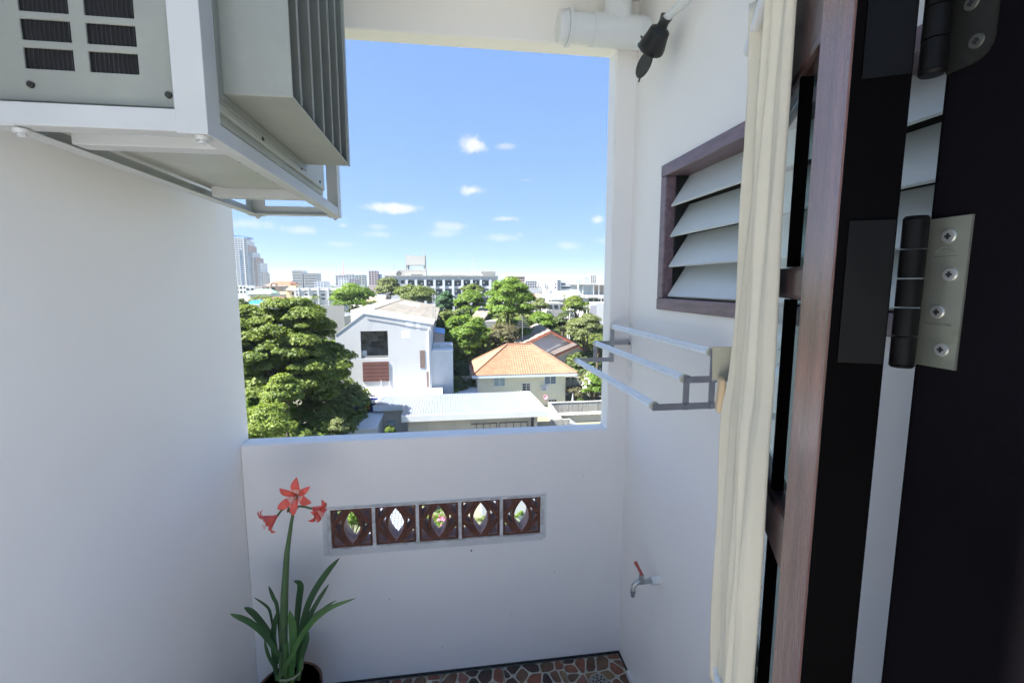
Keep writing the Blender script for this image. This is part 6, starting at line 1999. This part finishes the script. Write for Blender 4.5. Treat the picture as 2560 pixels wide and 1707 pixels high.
q = below(871, 1300, -15.5)
tree('leafy hedge bush glimpsed through the leftmost breeze block', 820, 930, 1245, 1370, q.y, LM['bright'], 6000, .13, 40, .2, 401, name='hedge_bush', trunk_r=.06)
q = below(985, 1300, -15.6)
ks = root('tiled_kiosk', (q.x, q.y, GZ), 'grey tiled kiosk roof glimpsed through the second breeze block', 'kiosk')
b = MB(); roof_sheet(b, (q.x - 1.6, q.y - 1.2, -16), (q.x + 1.0, q.y - 1.2, -16), (q.x + 1.0, q.y + 1.6, -15.2), (q.x - 1.6, q.y + 1.6, -15.2), .22, .05, 12, .03); b.build('roof_tiles', M('slate_tile', (.22, .25, .30), .6, .2, 3), ks)
b = MB(); b.box(q.x - 1.4, q.x + .8, q.y - 1, q.y + 1.4, GZ, -16.02); b.build('wall', white_wall, ks)
q = below(1095, 1310, -16.6)
fb = tree('pink flowering bush glimpsed through the middle breeze block', 1060, 1140, 1280, 1350, q.y, LM['bright'], 2600, .11, 26, .24, 402, name='flower_bush', trunk_r=.05)
pos, nr, _ = crown_points([(0, 0, 0, 1, 1, .8)], 30, 260, .2, 6, 1, .8)
fa, fc = at(1060, 1280, q.y), at(1140, 1350, q.y)
pw = pos * np.array([(fc.x - fa.x) / 2.2, .9, (fa.z - fc.z) / 2.2]) + np.array([(fa.x + fc.x) / 2, q.y - .1, (fa.z + fc.z) / 2]) - np.array(OFF[fb.name])
bo = bpy.data.objects.new('blossoms', leaf_mesh('blossoms', M('pink_blossom', (.75, .22, .42), .7), pw, nr, .12, 4)); COL.objects.link(bo); bo.parent = fb; bo['kind'] = 'stuff'
q = below(1205, 1310, -16.2)
palm('young yellow green palm glimpsed through the fourth breeze block', 1208, 1300, q.y, 1.1, 12)
q = below(1300, 1310, -16.2)
b = MB(); b.box(q.x - 2.5, q.x + 4, q.y + 2, q.y + 2.25, GZ, -15.4); tag(b.build('yard_wall', white_wall), 'white yard wall glimpsed through the rightmost breeze block', 'wall')

# green strip of bushes under the balcony
cp, cn = [], []
for k in range(46):
    px = RNG.uniform(700, 1420); q = atZ(px, RNG.uniform(1225, 1420), GZ + 1); r_ = RNG.uniform(.7, 1.3)
    pos, nr, cs = crown_points([(q.x, q.y, GZ + r_ * .7, r_, r_, r_ * .7)], 12, 700, r_ * .25, 1500 + k, .8, .6)
    cp.append(pos); cn.append(nr)
fo = bpy.data.objects.new('ground_shrubbery', leaf_mesh('ground_shrubbery', LM['bright'], np.concatenate(cp), np.concatenate(cn), .16, 18)); COL.objects.link(fo)
tag(fo, 'low green shrubbery in the yard seen through the breeze blocks', 'shrubbery', kind='stuff')
# overhead lines
for k, (p0, p1) in enumerate((((1371, 774, 100), (1425, 772, 88)), ((1425, 772, 88), (1503, 744, 110)), ((1420, 792, 86), (1467.5, 765, 96)))):
    a_, c_ = at(*p0), at(*p1)
    b = MB(); b.tube([a_.lerp(c_, t) - Vector((0, 0, 1.0 * (1 - (2 * t - 1) ** 2))) for t in np.linspace(0, 1, 13)], .025, 5)
    tag(b.build('power_line', M('black_cable', (.03, .03, .03), .7)), 'thin sagging power line, %s of three from the left at the right edge' % ORD[k], 'cable')

# ------------------------------------------------------------------ the hazy air
b = MB(); b.box(-4400, 4400, -400, 6700, GZ - 1.0, 100)
hz_o = b.build('haze', None)
hm = bpy.data.materials.new('haze_air'); hm.use_nodes = True
hn, hl_ = hm.node_tree.nodes, hm.node_tree.links
hn.clear()
ho = hn.new('ShaderNodeOutputMaterial'); hv = hn.new('ShaderNodeVolumePrincipled')
hv.inputs['Color'].default_value = (.74, .87, 1.0, 1); hv.inputs['Density'].default_value = .00014; hv.inputs['Anisotropy'].default_value = .2
hl_.new(hv.outputs[0], ho.inputs['Volume'])
hz_o.data.materials.clear(); hz_o.data.materials.append(hm)
tag(hz_o, 'thin pale haze over the far town', 'haze', kind='stuff')
